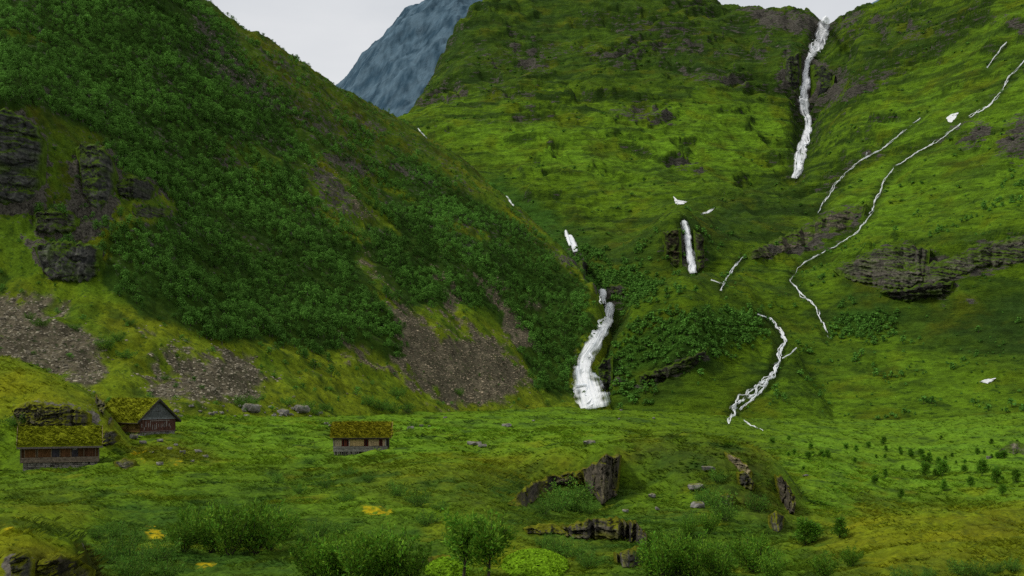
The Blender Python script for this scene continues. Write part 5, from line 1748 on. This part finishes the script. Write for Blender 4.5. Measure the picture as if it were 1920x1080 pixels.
falls('stream', [[(1398, 478, 4), (1375, 502, 7), (1362, 522, 8), (1350, 545, 8)], [(1332, 524, 6), (1346, 528, 8), (1356, 532, 6)]], 'short stream at the foot of the slanting rock band', 'stream', .25, 11, lift=1.4, wander=3, strands=3, sheet=False)
falls('stream', [[(949, 367, 5), (956, 377, 8), (964, 387, 5)]], 'tiny white water streak below the hillside rim', 'stream', -.1, 12, lift=1.6, wander=1)
falls('stream', [[(783, 240, 3), (790, 249, 4), (801, 260, 3)]], 'faint white trickle on the rim below the blue mountain', 'stream', 0, 13, lift=1.6, wander=1)


def snow(poly, label, seed):
    poly = np.array(poly, float)
    c = poly.mean(0)
    P_ = []
    rs = np.random.default_rng(seed)
    for a, b in zip(poly, np.roll(poly, -1, 0)):
        for t in np.linspace(0, 1, 6)[:-1]:
            P_.append(a + (b - a) * t + rs.normal(0, .5, 2))
    P_ = np.array(P_)
    m = len(P_)
    V, rings = [], [.02, .35, .7, 1.0]
    for k in rings:
        for p2 in P_:
            x, y = c + (p2 - c) * k
            p = see(x, y)
            d = p[1] - (1.6 if k < .95 else .8)
            V.append([(x - 960) / F * d, d, CZ + (HOR - y) / F * d])
    f = []
    for i in range(len(rings) - 1):
        for j in range(m):
            f.append([i * m + j, i * m + (j + 1) % m, (i + 1) * m + (j + 1) % m, (i + 1) * m + j])
    me = mesh_np('snow_patch', V, f, np.full(len(f), 4), np.full((len(V), 3), .85), M_WATER)
    cover(me, np.ones(len(V)))
    link('snow_patch', me, label=label, cat='snow patch')


snow([(1774, 221), (1783, 214), (1797, 211), (1792, 220), (1784, 230), (1777, 228)], 'small white snow patch at the top of the longest thin stream', 1)
snow([(1262, 368), (1270, 375), (1288, 378), (1283, 382), (1270, 383), (1266, 380)], 'little white snow patch on the ledge above the middle waterfall', 2)
snow([(1313, 401), (1326, 396), (1342, 388), (1332, 398), (1318, 402)], 'thin white snow streak right of the ledge snow patch', 3)
snow([(1836, 716), (1850, 710), (1868, 709), (1862, 714), (1852, 719)], 'lowest white snow patch at the right foot of the mountain', 4)

# ================================================================== CABINS
class MB:
    def __init__(s):
        s.V, s.F, s.C = [], [], []

    def box(s, x0, x1, y0, y1, z0, z1, col, jit=.0):
        i = len(s.V)
        for x in (x0, x1):
            for y in (y0, y1):
                for z in (z0, z1):
                    s.V.append([x + random.uniform(-jit, jit), y + random.uniform(-jit, jit), z + random.uniform(-jit, jit)])
                    s.C.append(col)
        for q in ((0, 1, 3, 2), (4, 6, 7, 5), (0, 4, 5, 1), (2, 3, 7, 6), (0, 2, 6, 4), (1, 5, 7, 3)):
            s.F.append([i + k for k in q])
        return s

    def prism(s, prof, y0, y1, col):
        """convex profile in x,z pushed from y0 to y1"""
        i = len(s.V)
        n = len(prof)
        for y in (y0, y1):
            for x, z in prof:
                s.V.append([x, y, z])
                s.C.append(col)
        s.F.append([i + k for k in range(n)])
        s.F.append([i + n + k for k in reversed(range(n))])
        for k in range(n):
            s.F.append([i + k, i + n + k, i + n + (k + 1) % n, i + (k + 1) % n])
        return s

    def build(s, name, mat, parent, label=None):
        me = mesh_np(name, s.V, np.concatenate([np.array(f) for f in s.F]), np.array([len(f) for f in s.F]), np.array(s.C), mat, False)
        import bmesh
        bm = bmesh.new()
        bm.from_mesh(me)
        bmesh.ops.recalc_face_normals(bm, faces=bm.faces)
        bm.to_mesh(me)
        bm.free()
        return link(name, me, parent, label)


M_WOOD = mat_attr('weathered_wood', 5.0, .45, 1.5, .6, 14, .03, detail=9)
M_MASON = mat_attr('dry_stone', 3.0, .5, 1.5, .8, 6, .06, detail=9)
M_TURF = mat_attr('roof_turf', 3.0, .6, 1.4, .8, 6, .1)
M_PANE = mat_attr('window_glass', 1.0, .8, 1.1, 0, rough=.15)


def var(c, a=.2):
    k = random.uniform(1 - a, 1 + a)
    return [v * k for v in c]


def planks_h(mb, x0, x1, y0, y1, z0, z1, h, col, a=.3):
    z = z0
    while z < z1 - .02:
        q = min(z1, z + h * random.uniform(.8, 1.15))
        xs = sorted([x0, x1] + ([random.uniform(x0 + 1, x1 - 1)] if x1 - x0 > 3 else []))
        for i in range(len(xs) - 1):
            mb.box(xs[i] + .004, xs[i + 1] - .004, y0 - random.uniform(0, .03), y1, z + .008, q - .008, var(col, a))
        z = q


def planks_v(mb, x0, x1, y0, y1, z0, z1, w_, col, a=.3):
    x = x0
    while x < x1 - .02:
        q = min(x1, x + w_ * random.uniform(.8, 1.2))
        mb.box(x + .008, q - .008, y0 - random.uniform(0, .03), y1, z0 + random.uniform(-.03, .03), z1, var(col, a))
        x = q


def stonework(name, x0, x1, y0, y1, z0, z1, parent, col=(.16, .15, .135), gaps=0.1):
    mb = MB()
    mb.box(x0 + .1, x1 - .1, y0 + .14, y1, z0 - 1.5, z1, (.05, .048, .042))
    z = z0 - .4
    while z < z1 - .03:
        h = random.uniform(.16, .32)
        q = min(z + h, z1)
        x = x0
        while x < x1 - .03:
            w_ = random.uniform(.22, .62)
            xq = min(x + w_, x1)
            if random.random() > gaps:
                mb.box(x + .015, xq - .015, y0 - random.uniform(-.05, .08), y0 + .3, z + .015, q - .015, var(col, .5), .025)
            x = xq
        for xx in (x0, x1):
            y = y0 + .3
            while y < y1 - .05:
                yq = min(y1, y + random.uniform(.25, .6))
                a_, b_ = (xx - .05, xx + .2) if xx == x0 else (xx - .2, xx + .05)
                mb.box(a_, b_, y + .015, yq - .015, z + .015, q - .015, var(col, .5), .025)
                y = yq
        z = q
    return mb.build(name, M_MASON, parent)


def sod_roof(parent, hw, yf, yb, yr, zf, zb, zr, col, thick=.22, seed=0, shape=None):
    """gabled turf roof; hw half width along the ridge (x), yf/yb front and back eaves, ridge at yr"""
    deck = MB()
    for ya, za in ((yf, zf), (yb, zb)):
        i = len(deck.V)
        for x in (-hw, hw):
            for (y, z) in ((ya, za), (yr, zr)):
                for dz in (0, -.09):
                    deck.V.append([x, y, z + dz])
                    deck.C.append((.055, .047, .038))
        for q in ((0, 2, 6, 4), (1, 5, 7, 3), (0, 4, 5, 1), (2, 3, 7, 6), (0, 1, 3, 2), (4, 6, 7, 5)):
            deck.F.append([i + k for k in q])
    roof = deck.build('roof', M_WOOD, parent)
    r_ = np.random.default_rng(seed)
    Vs, Fs, Cs, o = [], [], [], 0
    for ya, za in ((yf, zf), (yb, zb)):
        nx, ny = 90, 30
        X_, T_ = np.meshgrid(np.linspace(-hw - .03, hw + .03, nx), np.linspace(0, 1, ny))
        Y_ = ya + (yr - ya) * T_
        Z_ = za + (zr - za) * T_
        n = fbm(X_ / .9 + seed, Y_ / .9 + (7 if ya > 0 else 0), 4, seed + 3)
        ed = np.minimum(np.minimum(hw + .03 - np.abs(X_), .3) / .3, np.minimum(T_ * 4, 1))
        th = thick * (.4 + .6 * np.clip(ed, 0, 1) ** .5) * (1 + .55 * n) + .06
        th = np.where((np.abs(X_) > hw) | (T_ < .001), -.02, th)
        V = np.stack([X_, Y_, Z_ + th], -1).reshape(-1, 3)
        c = np.array(col) * np.clip(1 + .9 * n, .4, 1.8)[..., None]
        Vs.append(V)
        Cs.append(c.reshape(-1, 3))
        f = grid_faces(ny, nx) + o
        if ya > yr:
            f = f[:, ::-1]
        Fs.append(f)
        o += nx * ny
        # moss and grass tufts standing on the sod
        k = 1500
        xx = r_.uniform(-hw, hw, k)
        tt = r_.uniform(0, 1, k)
        P_ = np.c_[xx, ya + (yr - ya) * tt, za + (zr - za) * tt + thick * .85]
        s = r_.uniform(.4, .95, k)
        tn = np.array(col)[None] * r_.uniform(.5, 1.6, k)[:, None] * np.array([[1.05, 1.05, 1]])
        V, f, c = scatter(tufts, P_, np.c_[s, s, s * .8], tn, r_)
        Vs.append(V)
        Cs.append(c)
        Fs.append(f + o)
        o += len(V)
    V, f, c = np.concatenate(Vs), np.concatenate(Fs), np.concatenate(Cs)
    link('turf', mesh_np('turf', V, f, np.full(len(f), 4), c, M_TURF), roof)
    return roof


def gable(mb, x, yf, yb, yr, zf, zb, zr, t, col, horiz=True):
    """triangular end wall in the y,z plane at x"""
    n = 10
    for i in range(n):
        z0 = zf + (zr - zf) * i / n
        z1 = zf + (zr - zf) * (i + 1) / n - .012
        a0 = yf + (yr - yf) * i / n
        b0 = yb + (yr - yb) * i / n
        a1 = yf + (yr - yf) * (i + .92) / n
        b1 = yb + (yr - yb) * (i + .92) / n
        k = len(mb.V)
        c = var(col, .25)
        for xx in (x - t, x + t):
            for (y, z) in ((a0, z0), (b0, z0), (b1, z1), (a1, z1)):
                mb.V.append([xx, y, z])
                mb.C.append(c)
        for q in ((0, 1, 2, 3), (7, 6, 5, 4), (0, 4, 5, 1), (1, 5, 6, 2), (2, 6, 7, 3), (3, 7, 4, 0)):
            mb.F.append([k + j for j in q])


BROWN = (.065, .032, .015)
RED = (.075, .022, .016)
GREYW = (.20, .185, .165)
TAN = (.36, .25, .12)
DARKW = (.030, .026, .024)

# -- long brown cabin on the left
d = 150.0
k = d / F
root = link('cabin', None, label='long low brown cabin with turf roof and stone base in front of the mossy knoll', cat='cabin', loc=((101 - 960) * k, d + 2.2, CZ - 182 * k), rotz=math.radians(19))
# local frame: x along the front, y to the back, z up from the foot of the base; front wall at y = -2.2
hw, yf, yb = 4.45, -2.2, 2.2
stonework('stone_base', -hw + .25, hw - .2, yf + .1, yb, -.1, .98, root, (.17, .155, .135))
mb = MB()
planks_h(mb, -hw - .12, hw + .1, yf - .10, yf + .08, .98, 1.62, .17, (.16, .125, .095))
mb.build('plank_band', M_WOOD, root)
mb = MB()
mb.box(-hw, hw, yf + .09, yb, 1.0, 2.98, DARKW)
planks_v(mb, -hw + .05, hw - .05, yf + .02, yf + .2, 1.62, 2.86, .16, BROWN)
for xx in (-hw, hw):
    gable(mb, xx, yf, yb, 0, 2.9, 2.9, 5.0, .05, BROWN)
mb.build('wall', M_WOOD, root)
for x0, x1, c_, z0 in [(-4.05, -2.75, (.10, .046, .018), 1.66), (-2.55, -1.0, (.095, .045, .02), 1.66), (-.02, 1.25, (.090, .042, .020), 1.66), (2.75, 4.1, (.07, .033, .018), 1.66)]:
    mb = MB()
    planks_v(mb, x0, x1, yf - .03, yf + .05, z0, 2.78, .22, c_)
    o = mb.build('shutter', M_WOOD, root)
    m2 = MB()
    for xx in (x0, x1):
        m2.box(xx - .035, xx + .035, yf - .07, yf + .05, z0, 2.80, (.15, .12, .085))
    m2.build('frame', M_WOOD, o)
for x0, x1, lab in [(-.92, -.06, 'dark blue grey door'), (1.36, 2.1, 'dark door with a pale paint smear')]:
    mb = MB()
    planks_v(mb, x0, x1, yf - .02, yf + .05, 1.64, 2.74, .2, (.035, .032, .040))
    o = mb.build('door', M_WOOD, root, lab)
    m2 = MB()
    m2.box(x1 - .16, x1 - .08, yf - .09, yf - .02, 2.1, 2.26, (.05, .05, .05))
    m2.build('handle', M_WOOD, o)
    if x0 > 1:
        m3 = MB()
        m3.box(x0 + .1, x0 + .62, yf - .065, yf - .055, 2.48, 2.66, (.22, .20, .19))
        m3.build('paint_smear', M_WOOD, o)
mb = MB()
mb.box(-hw - .45, hw + .5, yf - .62, yf - .5, 2.72, 2.92, (.115, .10, .09), .02)
mb.box(-hw - .45, hw + .5, yf - .52, yf - .02, 2.84, 2.90, DARKW)
mb.build('eave_board', M_WOOD, root)
mb = MB()
for xx in (-hw - .48, hw + .48):
    i = len(mb.V)
    for x in (xx - .03, xx + .03):
        for y, z in ((yf - .55, 2.86), (0, 5.0), (0, 5.36), (yf - .55, 3.22)):
            mb.V.append([x, y, z])
            mb.C.append((.20, .16, .09))
    for q in ((0, 1, 2, 3), (7, 6, 5, 4), (0, 4, 5, 1), (1, 5, 6, 2), (2, 6, 7, 3), (3, 7, 4, 0)):
        mb.F.append([i + j for j in q])
mb.build('bargeboards', M_WOOD, root)
mb = MB()
for xx in (-hw - .02, hw + .02):
    mb.box(xx - .09, xx + .09, yf - .08, yf + .1, 1.6, 2.9, (.10, .08, .06))
mb.build('corner_posts', M_WOOD, root)
sod_roof(root, hw + .45, yf - .55, yb + .5, 0, 2.92, 2.92, 5.0, (.120, .138, .006), seed=3)

# -- lone cabin in the meadow
d = 175.0
k = d / F
root = link('cabin', None, label='lone tan and grey cabin with red windows and turf roof in the meadow', cat='cabin', loc=((675 - 960) * k, d + 2.0, CZ - 160 * k), rotz=math.radians(3))
hw, yf, yb = 3.9, -2.0, 2.2
stonework('stone_base', -hw + .1, hw - .5, yf + .25, yb, -.3, 1.05, root, (.15, .14, .115), .15)
mb = MB()
planks_h(mb, -hw, 1.9, yf - .06, yf + .1, 1.02, 1.78, .19, GREYW)
planks_h(mb, 1.95, hw, yf - .05, yf + .1, 1.1, 1.80, .19, (.17, .16, .145))
for i in range(12):
    x = -hw + .2 + i * .3 + random.uniform(-.08, .08)
    mb.box(x, x + random.uniform(.1, .2), yf - .03, yf + .1, random.uniform(.25, .6), 1.04, var((.17, .155, .13), .4), .02)
mb.build('plank_band', M_WOOD, root)
mb = MB()
mb.box(-hw + .02, hw - .02, yf + .1, yb, .9, 3.05, DARKW)
for x0, x1, c_ in [(-3.75, -2.7, (.30, .24, .16)), (-1.55, .45, TAN), (1.1, 2.6, (.33, .24, .14)), (3.1, 3.5, (.30, .22, .15))]:
    planks_v(mb, x0, x1, yf, yf + .12, 1.8, 2.85, .34, c_, .12)
for xx in (-hw, hw):
    gable(mb, xx, yf, yb, .1, 2.9, 2.9, 4.85, .05, (.06, .05, .045))
mb.build('wall', M_WOOD, root)
for x0, x1, lab in [(-2.62, -1.72, 'wide dark red window'), (.55, 1.02, 'narrow dark red window'), (2.68, 3.05, None)]:
    mb = MB()
    for a, b in ((x0, x0 + .07), (x1 - .07, x1)):
        mb.box(a, b, yf - .04, yf + .1, 1.78, 2.86, (.12, .020, .014))
    mb.box(x0, x1, yf - .045, yf + .1, 1.74, 1.83, (.12, .020, .014))
    mb.box(x0, x1, yf - .045, yf + .1, 2.74, 2.86, (.10, .018, .014))
    if lab and x1 - x0 > .6:
        mb.box((x0 + x1) / 2 - .2, (x0 + x1) / 2 + .2, yf - .03, yf + .08, 1.84, 2.72, (.10, .030, .020))
    o = mb.build('window', M_WOOD, root, lab)
    m2 = MB()
    m2.box(x0 + .07, x1 - .07, yf + .02, yf + .05, 1.83, 2.74, (.02, .012, .012))
    m2.build('pane', M_PANE, o)
mb = MB()
for xx, c_ in ((-hw + .06, (.17, .15, .13)), (-1.62, (.30, .27, .22)), (3.55, (.26, .24, .21)), (hw - .02, DARKW)):
    mb.box(xx - .07, xx + .07, yf - .09, yf + .1, (.0 if xx > 3.7 else 1.75), 2.9, c_)
mb.build('posts', M_WOOD, root)
mb = MB()
mb.box(-hw - .05, hw + .05, yf - .42, yf - .32, 2.80, 3.06, (.035, .030, .028), .02)
mb.box(hw - .9, hw - .1, yf - .46, yf - .42, 2.95, 3.05, (.22, .20, .18))
mb.box(-hw - .05, hw + .05, yf - .32, yf, 2.90, 2.97, DARKW)
mb.build('eave_board', M_WOOD, root)
mb = MB()
i = 0
for y, z in ((yf - .5, 3.1), (.1, 4.98)):
    pass
for xx in (hw + .5,):
    i = len(mb.V)
    for x in (xx - .03, xx + .03):
        for y, z in ((yf - .5, 2.9), (.1, 4.85), (.1, 5.18), (yf - .5, 3.2)):
            mb.V.append([x, y, z])
            mb.C.append((.26, .18, .08))
    for q in ((0, 1, 2, 3), (7, 6, 5, 4), (0, 4, 5, 1), (1, 5, 6, 2), (2, 6, 7, 3), (3, 7, 4, 0)):
        mb.F.append([i + j for j in q])
mb.build('bargeboard', M_WOOD, root)
sod_roof(root, hw + .42, yf - .5, yb + .5, .1, 3.0, 3.0, 4.9, (.128, .122, .006), seed=8)

# -- gabled cabin, seen three-quarter; its gable end is local +x
d = 190.0
k = d / F
root = link('cabin', None, label='steep gabled cabin with grey boarded gable and turf roof beside the mossy knoll', cat='cabin', loc=((296 - 960) * k, d, CZ - 110 * k), rotz=math.radians(-35))
# gable wall in the plane x = 0, building runs back along -x; front long wall at y = -hwid
hwid, L_b, zf, zr = 3.4, 11.0, 2.05, 4.8
stonework('stone_base', -L_b, -.05, -hwid + .1, hwid - .1, -1.0, .05, root, (.15, .145, .13))
mb = MB()
mb.box(-L_b, -.12, -hwid + .06, hwid - .06, 0, zf + .05, DARKW)
planks_h(mb, -L_b, -.02, -hwid, -hwid + .1, .05, zf, .3, (.17, .105, .040), .4)
mb.build('wall', M_WOOD, root, 'yellow brown plank side wall')
mb = MB()
y = -hwid
while y < hwid - .03:
    q = min(hwid, y + random.uniform(.16, .26))
    mb.box(-.1, .02 + random.uniform(0, .03), y + .008, q - .008, .02, zf + .02, var((.078, .038, .029), .3))
    y = q
m_ = mb.build('gable_wall', M_WOOD, root, 'red brown lower gable wall with flaking whitish paint')
mb = MB()
for i in range(15):
    y = -hwid + .35 + i * .39 + random.uniform(-.1, .1)
    h0 = random.uniform(.35, 1.0)
    mb.box(.051, .062, y, y + random.uniform(.05, .13), h0, h0 + random.uniform(.4, .95), var((.24, .22, .21), .25), .01)
mb.box(.05, .075, -hwid + .05, hwid - .05, .1, .19, (.15, .12, .11))
mb.box(.052, .07, -1.6, 2.2, 1.72, 1.80, (.20, .18, .17), .01)
mb.build('flaked_paint', M_WOOD, m_)
mb = MB()
gable(mb, .05, -hwid, hwid, 0, zf + .06, zf + .06, zr, .06, (.092, .098, .100))
mb.box(.0, .14, -hwid - .02, hwid + .02, zf - .06, zf + .05, (.19, .20, .21))
gm = mb.build('gable', M_WOOD, root, 'blue grey boarded upper gable')
mb = MB()
mb.box(.112, .14, -.04, .04, zf + 1.3, zr - .25, (.055, .06, .065))
mb.box(.112, .145, -.5, .5, zf + 1.15, zf + 1.25, (.06, .055, .055))
mb.build('loft_hatch', M_WOOD, gm)
mb = MB()
for s_ in (-1, 1):
    i = len(mb.V)
    yo = s_ * (hwid + .75)
    zo = zf - .62
    for x in (.42, .52):
        for y, z in ((yo, zo), (0, zr + .08), (0, zr + .40), (yo, zo + .30)):
            mb.V.append([x, y, z])
            mb.C.append((.040, .036, .036))
    for q in ((0, 1, 2, 3), (7, 6, 5, 4), (0, 4, 5, 1), (1, 5, 6, 2), (2, 6, 7, 3), (3, 7, 4, 0)):
        mb.F.append([i + j for j in q])
mb.build('bargeboards', M_WOOD, root)
for x0 in (-2.6, -4.6):
    mb = MB()
    mb.box(x0, x0 + 1.5, -hwid - .05, -hwid + .02, .55, 1.65, (.30, .20, .07))
    mb.build('shutter', M_WOOD, root)
pivot = link('roof_frame', None, root, loc=(-L_b / 2 + .1, 0, 0))
sod_roof(root, L_b / 2 + .35, -hwid - .7, hwid + .7, 0, zf - .55, zf - .55, zr + .05, (.120, .135, .006), thick=.28, seed=14)
for ch in root.children:
    if ch.name.split('.')[0] == 'roof':
        ch.location = (-L_b / 2 + .1, 0, 0)
bpy.data.objects.remove(pivot)
